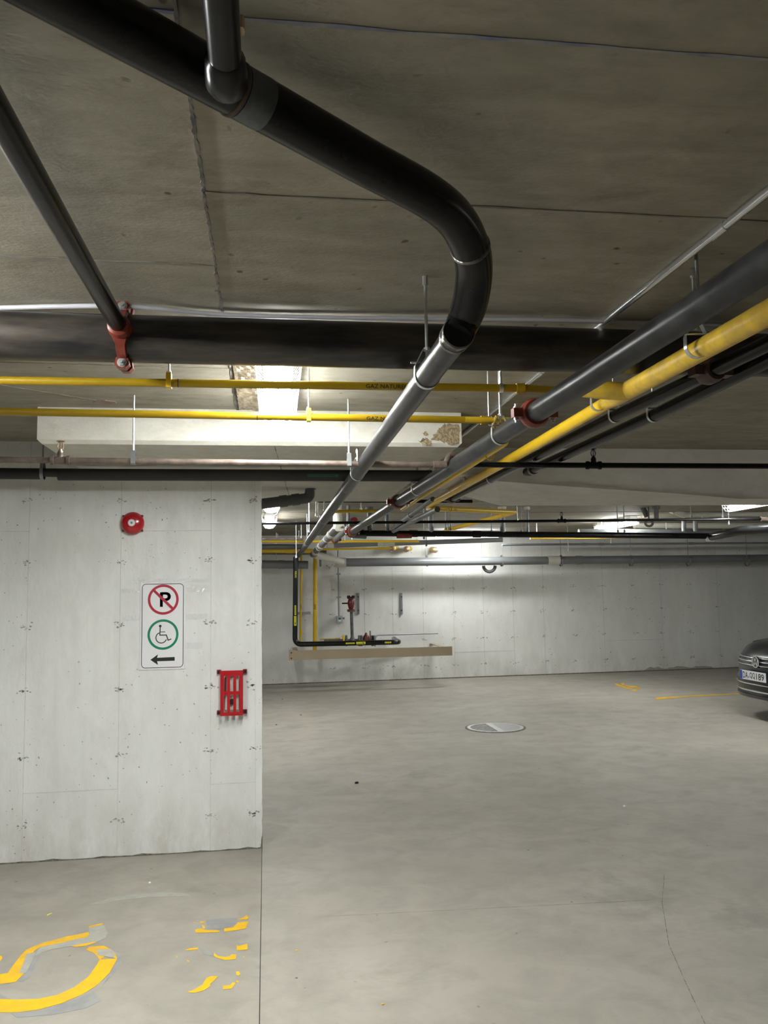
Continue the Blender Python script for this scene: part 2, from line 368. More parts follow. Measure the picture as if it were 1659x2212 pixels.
# honeycombed corner of the drop panel
random.seed(5)
def blob(pts, n=6, jit=2.5):
    out = []
    for i in range(len(pts)):
        a, b = pts[i], pts[(i+1) % len(pts)]
        for k in range(n): t = k/n; out.append((a[0]+(b[0]-a[0])*t+random.uniform(-jit, jit), a[1]+(b[1]-a[1])*t+random.uniform(-jit, jit)))
    return out
for bl in (((930,947),(945,930),(960,916),(992,915),(994,958),(975,960),(955,953)), ((905,952),(918,946),(930,950),(932,960),(915,962)), ((912,935),(922,930),(926,938),(916,941))):
    v = [P(min(x, 995), min(y, 963), Y=YP0-.002) for x, y in blob(bl)]
    MB().prism([(q.x, q.z) for q in v], (0, YP0-.002, 0), (1,0,0), (0,0,1), (0,.005,0)).build('honeycomb_patch', m_spall, pn)
# pale specks painted as lamp light scattered on the soffit
sp = MB()
for k in range(120):
    x, y, r_ = .07+random.gauss(0, .07), YP0+.04+abs(random.gauss(0, .13)), random.uniform(.0008, .0028)
    sp.prism([(x+math.cos(a*PI/3)*r_, y+math.sin(a*PI/3)*r_*1.5) for a in range(6)], (0,0,ZP-.0012), (1,0,0), (0,1,0), (0,0,.002))
o_ = sp.build('light_specks', m_white, pn); o_['kind'] = 'stuff'
ragged(.05, 4.53, .22, 7.3, .004, ZP-.003, 'form_joint', m_cseam, pn, 30, .8)

# deep beam to the right, its soffit rising in a haunch at the left end
bx = [(1.12,2.45),(1.45,2.45),(1.62,2.405),(1.9,2.385),(2.4,2.35),(2.95,2.318),(3.5,2.275),(5,2.265),(16.9,2.265)]
zb2 = lambda x: 2.45 if x < 1.45 else (2.45-(x-1.45)/.35*.14 if x < 1.8 else 2.312)
n = len(bx); v = []; f = []
for x, z in bx: v += [(x, YB, ZC+.05), (x, YB, z), (x, 6.45, min(zb2(x), z+.045)), (x, 6.45, ZC+.05)]
for i in range(n-1):
    a, b = 4*i, 4*i+4
    for k in range(4): k2 = (k+1) % 4; f.append((a+k, a+k2, b+k2, b+k))
f += [(0,1,2,3), tuple(4*n-4+k for k in range(4))]
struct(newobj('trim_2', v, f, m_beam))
# front-left wall, ragged right edge
random.seed(3)
pts = [(-6.9, 0), ]
pts += [(x*.1-6.9+.1, random.uniform(0, .004)) for x in range(0, 68)]
xr = -.026
zz = 0.0
pts.append((xr-.012, .002)); 
while zz < 2.44:
    zz += random.uniform(.008, .035); j = random.uniform(0, .0035) if zz > .5 else random.uniform(0, .005)
    if zz < .12: j += .012*(1-zz/.12)
    pts.append((xr-j, min(zz, 2.45)))
pts = [p for p in pts if not (p[0] > xr-.02 and p[1] == 0)]
pts += [(xr, ZP), (-1.19, ZP), (-1.19, ZC), (-6.9, ZC)]
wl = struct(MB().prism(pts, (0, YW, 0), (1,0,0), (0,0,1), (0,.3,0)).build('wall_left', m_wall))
sb = lambda lo, hi, m=m_seam: MB().box(lo, hi).build('form_seam', m, wl)
for x in (-1.505, -.934, -.358, -2.08, -2.65, -3.2):
    sb((x-.0015, YW-.0015, .01), (x+.0015, YW+.001, ZP if x > -1.19 else ZC))
sb((-.072, YW-.0012, .01), (-.070, YW+.001, ZP))
for x0, x1, z in ((-1.505,-.934,.418),(-.358,-.072,.418),(-1.505-1,-1.505,2.06),(-.815,-.358,2.057),(-2.65,-2.08,.418)):
    sb((x0, YW-.0015, z-.0015), (x1, YW+.001, z+.0015))
# form-tie patches: pitted rough spots in a regular grid
random.seed(11); tie = MB()
for x in (-1.505, -.934, -.358, -.085, -2.08):
    for z in (.22, .63, 1.04, 1.45, 1.86, 2.26):
        for k in range(13):
            cx, cz, r_ = x+random.gauss(0, .022), z+random.gauss(0, .010), random.uniform(.002, .009)
            poly = [(cx+math.cos(a*PI/4)*r_*random.uniform(.5,1.5), cz+math.sin(a*PI/4)*r_*random.uniform(.3,.9)) for a in range(8)]
            tie.prism(poly, (0, YW-.0012, 0), (1,0,0), (0,0,1), (0,.002,0))
t_ = tie.build('tie_hole_pitting', mat('tie_pit', (.22,.21,.19), .9, col2=(.52,.51,.49), var=.12, vscale=60, bump=1, bscale=120), wl); t_['kind'] = 'stuff'
# dirt line at the base
random.seed(4); top = [(-6.9+.06*i, random.uniform(.004, .014)) for i in range(115)]
MB().prism([(-6.9, 0)]+top+[(-.026, .012), (-.026, 0)], (0, YW-.004, 0), (1,0,0), (0,0,1), (0,.006,0)).build('base_dirt_line', m_dirt, wl)

# far wall (runs at a slight angle), side walls and the wall behind the camera
wf = struct(MB().add([(-7,yfar(-7),0),(17,yfar(17),0),(17,yfar(17),ZC),(-7,yfar(-7),ZC),(-7,yfar(-7)+.3,0),(17,yfar(17)+.3,0),(17,yfar(17)+.3,ZC),(-7,yfar(-7)+.3,ZC)],
     [(0,1,2,3),(7,6,5,4),(0,4,5,1),(1,5,6,2),(2,6,7,3),(3,7,4,0)]).build('wall_back', m_wall2))
def onfar(name, x0, x1, z0, z1, d, m, par, d0=0.0):
    return MB().add([(x0,yfar(x0)-d,z0),(x1,yfar(x1)-d,z0),(x1,yfar(x1)-d,z1),(x0,yfar(x0)-d,z1),(x0,yfar(x0)-d0,z0),(x1,yfar(x1)-d0,z0),(x1,yfar(x1)-d0,z1),(x0,yfar(x0)-d0,z1)],
     [(0,1,2,3),(7,6,5,4),(0,4,5,1),(1,5,6,2),(2,6,7,3),(3,7,4,0)]).build(name, m, par)
for x in (1.78, 2.30, 2.87, 3.45, 4.02, 4.6, 5.2, 6.4, 7.6, 8.8): onfar('form_seam', x-.003, x+.003, .02, ZC, .003, m_seam, wf)
for x0, x1, z in ((2.30,2.87,1.98),(3.45,4.02,1.98),(1.78,2.30,.46),(.5,1.78,.44),(3.45,4.6,.47),(6.4,7.6,.6)): onfar('form_seam', x0, x1, z-.003, z+.003, .003, m_seam, wf)
random.seed(12); tie = MB()
for x in (1.2, 1.78, 2.30, 2.87, 3.45, 4.02, 4.6, 5.2, 5.8, 6.4, 7.0, 7.6, 8.2, 8.8):
    for z in (.25, .72, 1.2, 1.65, 2.1):
        for k in range(6):
            cx, cz, r_ = x+random.gauss(0, .035), z+random.gauss(0, .012), random.uniform(.006, .016)
            poly = [(cx+math.cos(a*PI/4)*r_*random.uniform(.5,1.5), cz+math.sin(a*PI/4)*r_*random.uniform(.3,.9)) for a in range(8)]
            tie.prism(poly, (0, yfar(cx)-.0035, 0), (1,0,0), (0,0,1), (0,.004,0))
t_ = tie.build('tie_hole_pitting', bpy.data.materials['tie_pit'], wf); t_['kind'] = 'stuff'
onfar('base_dirt_line', -7, 17, 0, .018, .006, m_dirt, wf)
random.seed(8)
poly = [(7.15, 0)]+[(7.15+.08*i, .03+.06*abs(math.sin(i*.5))*random.uniform(.4,1.1)) for i in range(1, 19)]+[(8.65, 0)]
MB().prism(poly, (0, yfar(7.9)-.03, 0), (1,.0288,0), (0,0,1), (0,.02,0)).build('flaked_paint_patch', m_dirt, wf) if False else None
o = [(x, z) for x, z in poly]
MB().prism(o, (0, yfar(0)-.004, 0), (1,.0288,0), (0,0,1), (0,.006,0)).build('flaked_paint_patch', m_ghost, wf)
struct(MB().box((-7.2, -5, 0), (-7, 17, ZC)).build('wall_west', m_side))
struct(MB().box((17, -5, 0), (17.2, 17, ZC)).build('wall_east', m_side))
struct(MB().box((-7, -5.2, 0), (17, -5, ZC)).build('wall_front', m_side))

# ------------------------------------------------------------------ lamps
def lens(p):
    if p == 1: return m_lens
    m = m_lens.copy(); m.name = 'lamp_lens_%d' % int(p*100); m.node_tree.nodes['Principled BSDF'].inputs['Emission Strength'].default_value = LAMP*p; return m
def strip_lamp(c0, c1, label, guard=True, group='caged strip lights', power=1):
    c0, c1 = Vector(c0), Vector(c1); d = (c1-c0).normalized(); s_ = Vector((-d.y, d.x, 0)); t = thing('strip_light', label, 'light', (c0+c1)/2, group)
    zt = c0.z
    pf = [(-.045,0),(.045,0),(.060,-.05),(.062,-.070),(-.062,-.070),(-.060,-.05)]
    MB().prism(pf, c0, s_, (0,0,1), c1-c0).build('housing', m_white, t)
    lp = [(-.055,-.0705),(.055,-.0705),(.054,-.08),(.037,-.105),(0,-.112),(-.037,-.105),(-.054,-.08)]
    sm(MB().prism(lp, c0+d*.02, s_, (0,0,1), c1-c0-d*.04).build('lens', lens(power), t), 50)
    if zt < ZC-.01:
        for k in (.15, .85): q = c0.lerp(c1, k); MB().box((q.x-.03, q.y-.03, zt), (q.x+.03, q.y+.03, ZC)).build('mount', m_white, t)
    if guard:
        mb = MB(); L_ = (c1-c0).length; gp = [(-.095,0),(-.095,-.07),(-.055,-.125),(0,-.135),(.055,-.125),(.095,-.07),(.095,0)]
        k = int(L_/.045)
        for i in range(k+1):
            p = c0-d*.03+d*(L_+.06)*i/k
            mb.tube([p+s_*a+Vector((0,0,b)) for a, b in gp], .0014, 4)
        for a, b in gp: mb.tube([c0-d*.03+s_*a+Vector((0,0,b)), c1+d*.03+s_*a+Vector((0,0,b))], .0016, 4)
        for q in (c0-d*.03, c1+d*.03):
            for a in (-.06, -.03, 0, .03, .06): mb.tube([q+s_*a, q+s_*a+Vector((0,0,-.125 if abs(a) < .05 else -.118))], .0014, 4)
            for b in (-.03, -.06, -.09): mb.tube([q-s_*.09+Vector((0,0,b)), q+s_*.09+Vector((0,0,b))], .0014, 4)
        mb.build('wire_guard', m_white, t)
    return t
strip_lamp((.05, 3.0, ZC-.005), (.065, 4.24, ZC-.005), 'caged strip light on the ceiling beside the crumpled scattered-light sheet')
strip_lamp((-1.5, 1.6, ZC), (-1.5, 2.8, ZC), 'caged strip light out of view to the left', group=None, power=2.05)
strip_lamp((7.5, 2.6, ZC), (7.5, 3.8, ZC), 'unseen caged strip light added at the right to brighten the beam', group=None, power=.85)  # unseen lamp, added to brighten the right-hand beam face
strip_lamp((0, -3.2, ZC), (0, -2.0, ZC), 'caged strip light far behind the viewer', group=None, power=.28)
strip_lamp((.06, 8.3, ZC), (.06, 9.1, ZC), 'nearer of two caged lights just past the white wall edge')
strip_lamp((.05, 10.4, ZC), (.05, 11.4, ZC), 'farther of two caged lights just past the white wall edge')
strip_lamp((5.22, 11.1, ZC-.005), (5.22, 12.3, ZC-.005), 'caged light glaring over the long black pipe')
strip_lamp((5.22, 7.4, ZC-.05), (5.22, 8.6, ZC-.05), 'caged light at the right edge under the beam')
strip_lamp((2.9, 13.9, ZC), (4.1, 14.1, ZC), 'strip light hidden behind the long black pipe near the far wall', guard=False, group=None, power=.7)
strip_lamp((10.5, 6.5, ZC), (10.5, 7.7, ZC), 'caged strip light far out to the right', group=None)
strip_lamp((-3.5, 8.5, ZC), (-3.5, 9.7, ZC), 'caged strip light hidden behind the white wall', group=None)
# crumpled metallic sheet standing in for light the lamp guard scatters on the ceiling
random.seed(9); v = []; f = []; nx, ny = 16, 40
for j in range(ny+1):
    for i in range(nx+1):
        v.append((-.14+.24*i/nx, 3.15+1.32*j/ny, ZC-.006-random.uniform(0, .008)))
for j in range(ny):
    for i in range(nx): a = j*(nx+1)+i; f.append((a, a+1, a+nx+2, a+nx+1))
fo = newobj('scatter_sheet', v, f, m_scatter); fo.modifiers.new('s', 'SOLIDIFY').thickness = .001
tag(fo, 'crumpled metallic sheet standing in for light scattered on the ceiling around the nearest strip light', 'light scatter')

# ------------------------------------------------------------------ hangers
def hanger(c, R, axis, label, ztop=ZC, m=m_galv, clevis=True, lean=(0,0), rod_r=.005, group='clevis hangers on the pipes', bandw=.013):
    c = Vector(c); a = Vector(axis).normalized(); s_ = Vector((-a.y, a.x, 0)).normalized(); upz = Vector((0,0,1))
    t = thing('pipe_hanger', label, 'hanger', (c.x, c.y, ztop), group)
    Rr = R+.002; k = [c+s_*Rr*math.cos(th)+upz*Rr*math.sin(th) for th in [math.radians(x) for x in range(0, -181, -15)]]
    hgt = R+.035; pts = [c+s_*.012+upz*(hgt+.012), c+s_*Rr*.98+upz*(R*.55+.01)]+k+[c-s_*Rr*.98+upz*(R*.55+.01), c-s_*.012+upz*(hgt+.012)]
    MB().strap(pts, a*bandw/2, .0025).build('band', m, t)
    MB().tube([c-s_*(Rr+.012)+upz*(R+.004), c+s_*(Rr+.012)+upz*(R+.004)], .0035, 8).build('cross_bolt', m, t) if clevis else None
    top = Vector((c.x+lean[0], c.y+lean[1], ztop))
    MB().tube([c+upz*(R+.018), top], rod_r, 8).build('rod', m, t)
    MB().lathe(c+upz*(hgt+.012), (0,0,1), [(-.004,.011),(.006,.011)], 6).build('nut', m, t)
    MB().lathe(top-upz*.03, (0,0,1), [(0,.009),(.03,.009)], 8).build('anchor', m, t)
    return t
def coupling(parent, c, axis, R, m, hw=.028, bolts=True, name='coupling', ang=0):
    c = Vector(c); a = Vector(axis).normalized(); s_ = Vector((-a.y, a.x, 0)).normalized(); u_ = Vector((0,0,1))
    s2 = s_*math.cos(ang)+u_*math.sin(ang); u2 = -s_*math.sin(ang)+u_*math.cos(ang)
    mb = MB(); mb.lathe(c, a, [(-hw, R), (-hw+.001, R*1.12+.004), (-hw*.45, R*1.28+.006), (hw*.45, R*1.28+.006), (hw-.001, R*1.12+.004), (hw, R)], 24)
    for k in (-1, 1): mb.obox(c+s2*k*(R*1.28+.018), s2*.018, a*hw*.62, u2*.017)
    o = sm(mb.build(name, m, parent), 40)
    if bolts:
        for k in (-1, 1):
            q = c+s2*k*(R*1.28+.022); MB().lathe(q-u2*.035, u2, [(0,.005),(.008,.005),(.0085,.009),(.06,.009),(.0605,.005),(.07,.005)], 8).build('bolt', m_galv, o)
    return o

# ------------------------------------------------------------------ pipe A: big elbow run and long receding pipe
tA = thing('steam_pipe', 'thick black welded pipe crossing overhead, bending away from the viewer at a big elbow', 'pipe', (0, 1.4, ZC))
tA.name = 'welded_black_pipe'
a0, a1 = P(155, 0, Z=2.565), P(560, 222, Z=2.55)
far0 = a0+(a0-a1)*1.6
el = [P(x, y, Z=z) for x, y, z in ((800,356,2.525),(925,424,2.51),(985,475,2.50),(1016,535,2.47),(1024,585,2.445),(1018,640,2.405),(1004,688,2.365))]
tube('pipe_run', [far0, a0, a1, el[0]], .047, m_steel, tA, 28)
A0 = P(988, 722, Z=2.322); A1 = P(645, 1200, Y=13.9)
dA = (A1-A0).normalized()
elp = dense(el+[A0-dA*.004], 5); ne = len(elp)
tube('elbow', elp, [.047 if i < ne-8 else .047-.0055*(i-ne+8)/7 for i in range(ne)], m_steel, tA, 28)
sm(MB().lathe(A0-dA*.01, dA, [(-.012,.042),(.0,.0425),(.03,.041),(.045,.0395)], 28).build('reducer', m_steel, tA), 50)
tube('pipe_run', [A0+dA*.02, A0+dA*5, A1], .0385, m_dust, tA, 24)
for p_, q_, rr in ((el[3], (el[4]-el[2]).normalized(), .0475), (A0-dA*.008, dA, .0425), (A0+dA*.035, dA, .041)):
    sm(MB().lathe(p_, q_, [(-.007,rr-.002),(-.003,rr+.002),(.003,rr+.002),(.007,rr-.002)], 28).build('weld_bead', m_weld, tA), 60)
da = (a1-a0).normalized()
ring('heat_mark', a1-da*.02, da, .047, .028, .0006, mat('blued_steel', (.05,.055,.06), .45, .4, col2=(.10,.11,.115), var=.15, vscale=20), tA, 28)
sm(MB().lathe(a1-da*.055, da, [(-.006,.046),(-.003,.0495),(.003,.0495),(.006,.046)], 28).build('weld_bead', mat('rusty_weld', (.06,.035,.02), .5, .3), tA), 60)
for s_ in (.7, 1.9, 4.2, 6.5, 8.0, 9.2):
    ring('coupling', A0+dA*(s_+2.4), dA, .0385, .002, .0008, m_galvd, tA)
# tee branch into that pipe, coming back over the viewer
tT = thing('branch_pipe', 'short bright-edged branch pipe dropping into the thick black pipe at the top', 'pipe', (-.06, 1.2, ZC))
b1 = P(489, 165, Z=2.50); b0 = Vector((b1.x, -1.5, 2.53))
tube('pipe_run', [b0, b1], .0265, m_steel, tT, 24)
sm(MB().lathe(b1+Vector((0,-.02,0)), (0,1,0), [(-.03,.0265),(-.02,.033),(.01,.035),(.035,.036),(.05,.030)], 24).build('outlet_fitting', m_steel, tT), 50)
disc('tack_spot', (b1.x+.028, b1.y-.10, 2.53), .008, 10, m_brass, tT, .6, 1.4, .02)

hanger(A0+dA*.42, .0385, dA, 'hanger nearest the big elbow, its long rod in front of the wide pipe', bandw=.02, group=None)
hanger(A0+dA*2.5, .0385, dA, 'hanger on the long receding pipe just before the grey stub in the slab', group=None, ztop=ZP)
for s_, lb in ((5.3, 'hanger on the receding black pipe past the second sprinkler line'), (8.6, 'hanger on the receding black pipe above the two yellow cross lines'), (11.6, 'last hanger of the receding pipe, at its drop near the far wall')):
    hanger(A0+dA*s_, .0385, dA, lb, rod_r=.007, group=None)

# ------------------------------------------------------------------ wide cross main F with mechanical tee and branch
tF = thing('cross_main', 'widest black steel pipe crossing the whole view under the ceiling', 'pipe', (0, 2.87, ZC))
FY, FZ, FR = 2.87, 2.53, .0825
f0 = P(0, 733, Y=FY); f1 = P(1200, 748, Y=FY)
sl = 0
fp = lambda x: Vector((x, FY, FZ-.002+(x-0)*sl*.6))
tube('pipe_run', [fp(-5), fp(-.36), fp(1.9), fp(9)], FR, m_steelr, tF, 40)
ring('coupling', fp(1.02), (1,0,0), FR, .0015, .0008, m_steelr, tF, 40)
tC = thing('white_conduit', 'pale plastic conduit lying along the top of the wide cross pipe', 'conduit', (0, 2.9, ZC))
cp = [P(x, y, Z=ZC-.014) for x, y in ((0,665),(120,662),(250,661),(330,666),(480,680),(700,686),(1000,690),(1400,697))]
cp = [cp[0]+(cp[0]-cp[1])*6]+cp+[cp[-1]+Vector((3,0,0))]
tube('conduit_run', dense(cp, 4), .0085, m_grconduit, tC, 12)

# mechanical tee
cx = P(260, 712, Y=FY-FR).x; cz = FZ+.008
mt = thing('mechanical_tee', 'red bolted saddle clamp gripping the wide pipe where the thin branch joins', 'clamp', (cx, FY-FR, cz))
def arcpt(th, R_): return Vector((cx, FY-math.cos(th)*R_, FZ+math.sin(th)*R_))
def wid(th): a = abs(math.degrees(th)); return .018 if a > 30 else .018+.018*(1-a/30)
mb = MB(); N_ = 22; 
for sgn in (1,):
    ths = [math.radians(-84+168*i/N_) for i in range(N_+1)]; v = []
    for th in ths:
        for (rr, ws) in ((FR+.001, 1), (FR+.016, .82)):
            for k in (-1, 1): q = arcpt(th, rr); q.x += k*wid(th)*ws; v.append(q)
    f = []
    for i in range(N_):
        a, b = 4*i, 4*i+4; f += [(a,a+1,b+1,b),(a+2,b+2,b+3,a+3),(a,b,b+2,a+2),(a+1,a+3,b+3,b+1)]
    f += [(0,2,3,1), (4*N_, 4*N_+1, 4*N_+3, 4*N_+2)]
    mb.add(v, f)
sd = sm(mb.build('saddle', m_redc, mt), 40)
cl = MB(); cl.lathe((cx, FY-FR-.045, cz), (0,1,0), [(-.0,.0285),(.004,.036),(.02,.0385),(.055,.040)], 24); sm(cl.build('outlet_collar', m_redc, mt), 40)
for k in (1, -1):
    ez = FZ+k*(FR+.016)
    MB().prism([(-.02,-.018),(.02,-.018),(.024,.006),(.012,.020),(-.012,.020),(-.024,.006)], (cx, FY-.048, ez), (1,0,0), (0,0,k), (0,.034,0)).build('bolt_ear', m_redc, mt)
    MB().prism([(-.02,-.018),(.02,-.018),(.024,.006),(.012,.020),(-.012,.020),(-.024,.006)], (cx+.006, FY-.008, ez), (1,0,0), (0,0,k), (0,.034,0)).build('bolt_ear', m_redc, mt)
    MB().lathe((cx, FY-.066, ez), (0,1,0), [(0,.006),(.008,.006),(.0082,.0125),(.017,.0125),(.0172,.006),(.12,.006)], 6).build('bolt', m_galv, mt)
    MB().lathe((cx, FY-.0485, ez), (0,1,0), [(0,.016),(.003,.016)], 18).build('washer', m_galv, mt)
MB().strap([Vector((cx+.004, FY+math.cos(th)*(FR+.006), FZ+math.sin(th)*(FR+.006))) for th in [math.radians(-84+168*i/16) for i in range(17)]], (.018,0,0), .01).build('rear_strap', m_redc, mt)
tR = thing('thin_branch_pipe', 'thin dark pipe from the red saddle clamp back over the viewer at left', 'pipe', (cx, 1.6, ZC))
r1 = P(255, 700, Y=FY-FR-.03); r0 = P(-5, 245, Z=r1.z); r2 = r0+(r0-r1)*1.6
r2 = r0+(r0-r1).normalized()*.32
tube('pipe_run', fillet([r1, r0, r2, (r2.x, r2.y, ZC)], .04), .029, m_steel, tR, 24)

# ------------------------------------------------------------------ pipe bundle (right): B, C, D, E, H
ZB = 2.30
tB = thing('grooved_main', 'grey-black receding pipe with red clamped couplings, leftmost of the right bundle', 'pipe', (1.02, 4, ZC))
B0 = P(1659, 566, Z=ZB); B1 = P(1022, 979, Z=ZB); B2 = P(775, 1148, Z=ZB); dB = (B1-B0).normalized(); B00 = B0-dB*2.6
B2 = B1+dB*((B2-B1).length)
tube('pipe_run', [B00, B0, B1, B2], .039, m_dust, tB, 28)
cB = P(1152, 893, Z=ZB); cB = B0+dB*((cB-B0).dot(dB)); coupling(tB, cB, dB, .039, m_redc, .03)
for x, y in ((862,1084),): q = P(x, y, Z=ZB); q = B0+dB*((q-B0).dot(dB)); coupling(tB, q, dB, .039, m_redc, .035)
coupling(tB, B2, dB, .039, m_redc, .04)
for x, y, lb in ((1078,940,'hanger on the grey-black pipe just behind its nearest red coupling'),(905,1057,'hanger on the grey-black pipe next to its second red coupling')):
    q = P(x, y, Z=ZB); q = B0+dB*((q-B0).dot(dB)); hanger(q, .039, dB, lb, bandw=.018, group=None, ztop=ZC if q.y < 4.4 or q.y > 7 else 2.45)

ZD = 2.405
tY = thing('gas_main', 'large yellow gas pipe receding in the right bundle', 'pipe', (1.35, 4, ZC))
Y0, Ym, Y1, Y2 = P(1659, 676, Z=ZD-.02), P(1345, 850, Z=ZD), P(1118, 983, Z=ZD), P(925, 1092, Z=ZD)
dY = (Ym-Y0).normalized()
tube('pipe_run', [Y0-dY*2.5, Y0, Ym+dY*.02], .0355, m_yelw, tY, 28)
sm(MB().lathe(Ym, (Y1-Ym).normalized(), [(0,.0355),(.05,.0355),(.13,.029),(.16,.0282)], 28).build('reducer', m_yelw, tY), 40)
tube('pipe_run', [Ym+(Y1-Ym).normalized()*.15, Y1, Y2], .028, m_yel, tY, 24)
ring('weld_band', Y1+(Y2-Y1)*.62, Y2-Y1, .028, .004, .0012, m_yelw, tY)
sb_ = [Ym-dY*.05+Vector((0,0,-.004)), Ym-dY*.05+Vector((-.10,.0,.0)), Ym+Vector((-.19,.03,.012))]
sm(MB().tube(sb_, [.0355,.0355,.018], 24).build('tee_outlet', m_yelw, tY), 60)
sm(MB().lathe(Y2, (Y2-Y1).normalized(), [(-.0,.028),(.012,.026),(.02,.015)], 20).build('end_cap', m_yel, tY), 40)
for x, y, lb, zt in ((1505,748,'hanger around the thick yellow pipe at the upper right',ZC),(1292,872,'hanger around the yellow pipe just past its tee',ZC),(1003,1043,'thin hanger on the yellow pipe near its far elbow',ZP)):
    q = P(x, y, Z=ZD-.012 if x > 1400 else ZD); rr = .0355 if x > 1400 else .028; hanger(q, rr, dY, lb, bandw=.02 if x > 1200 else .008, ztop=zt, group=None)
# branch at the far elbow of the yellow main, then away again
tY2 = thing('gas_branch', 'yellow gas pipe crossing right from the big elbow then turning away', 'pipe', (3, 8, ZC))
qa, qb, qc = P(925, 1094, Z=2.40), P(1112, 1104, Z=2.30), P(960, 1146, Z=2.30)
qb = P(1112, 1106, Y=7.9); qa = P(935, 1098, Y=7.2); qc = P(962, 1146, Z=qb.z)
tube('pipe_run', fillet([Y2, qa, qb, qc], .05), .024, m_yel, tY2, 20)
ring('coupling', qa+(qb-qa)*.2, qb-qa, .024, .012, .003, m_yel, tY2)
ring('coupling', qb+(qc-qb)*.12, qc-qb, .024, .012, .002, m_yelw, tY2)
place_text('GAZ NATUREL', .34, .02, qa+(qb-qa)*.12, qb-qa, (0,-.45,.9), m_black, tY2, cyl=.024)

tD = thing('coupled_black_pipe', 'dark pipe with a brown clamped coupling, between yellow main and lowest pipe', 'pipe', (1.55, 4, ZC))
D0, D1, D2 = P(1535, 803, Z=ZD), P(1328, 899, Z=ZD), P(975, 1078, Z=ZD); dD = (D1-D0).normalized()
tube('pipe_run', [D0-Vector((0,3,0)), D0, D1, D2], .0265, m_steel, tD, 24)
coupling(tD, D0, dD, .030, m_brownc, .04, bolts=False); coupling(tD, D2, (D2-D1), .0265, m_brownc, .05, bolts=False)
tE = thing('capped_black_pipe', 'rightmost dark pipe of the bundle, ending in a capped collar before the beam', 'pipe', (1.7, 3.5, ZC))
E0, E1, E2 = P(1659, 777, Z=ZD), P(1415, 896, Z=ZD), P(1138, 1020, Z=ZD); dE = (E2-E1).normalized()
tube('pipe_run', [E0-Vector((0,2.5,0)), E0, E1, E2], .0285, m_steel, tE, 24)
ring('end_collar', E2-dE*.10, dE, .0285, .05, .004, m_rub, tE); ring('band', E2-dE*.12, dE, .032, .01, .002, m_galvd, tE)
for (x, y), r_, d_, lb in (((1328,899), .0265, dD, 'hanger on the coupled dark pipe below the yellow tee'), ((1412,897), .0285, dE, 'hanger on the rightmost dark pipe below its bright stripe'), ((1060,1035), .0265, dD, 'thin hanger on the coupled dark pipe before the beam')):
    hanger(P(x, y, Z=ZD), r_, d_, lb, bandw=.016, group=None, ztop=ZC)
tH = thing('thin_gas_line', 'thin yellow gas line running close under the grey-black pipe', 'pipe', (1.1, 4, ZC))
H0, H1 = P(1092, 958, Z=2.31), P(868, 1101, Z=2.31)
tG2x = P(1062, 907, Z=2.385)
tube('pipe_run', fillet([tG2x+Vector((-.12,0,0)), tG2x+Vector((.11,0,0)), Vector((H0.x, H0.y-.1, 2.385)), H0, H1], .03), .0125, m_yel, tH, 14)
hk = MB(); hk.tube([P(1072+a, b, Z=2.385) for a, b in ((-2,905),(4,915),(-3,930),(-8,918),(0,897),(2,912))], .004, 6); hk.build('hook', m_yel, tH)
hk = MB(); cc = P(1058, 984, Z=2.27); hk.tube([cc+Vector((math.cos(a/8*PI)*.02, 0, math.sin(a/8*PI)*.02)) for a in range(8, 18)], .004, 6); hk.build('hook', m_yel, tH)

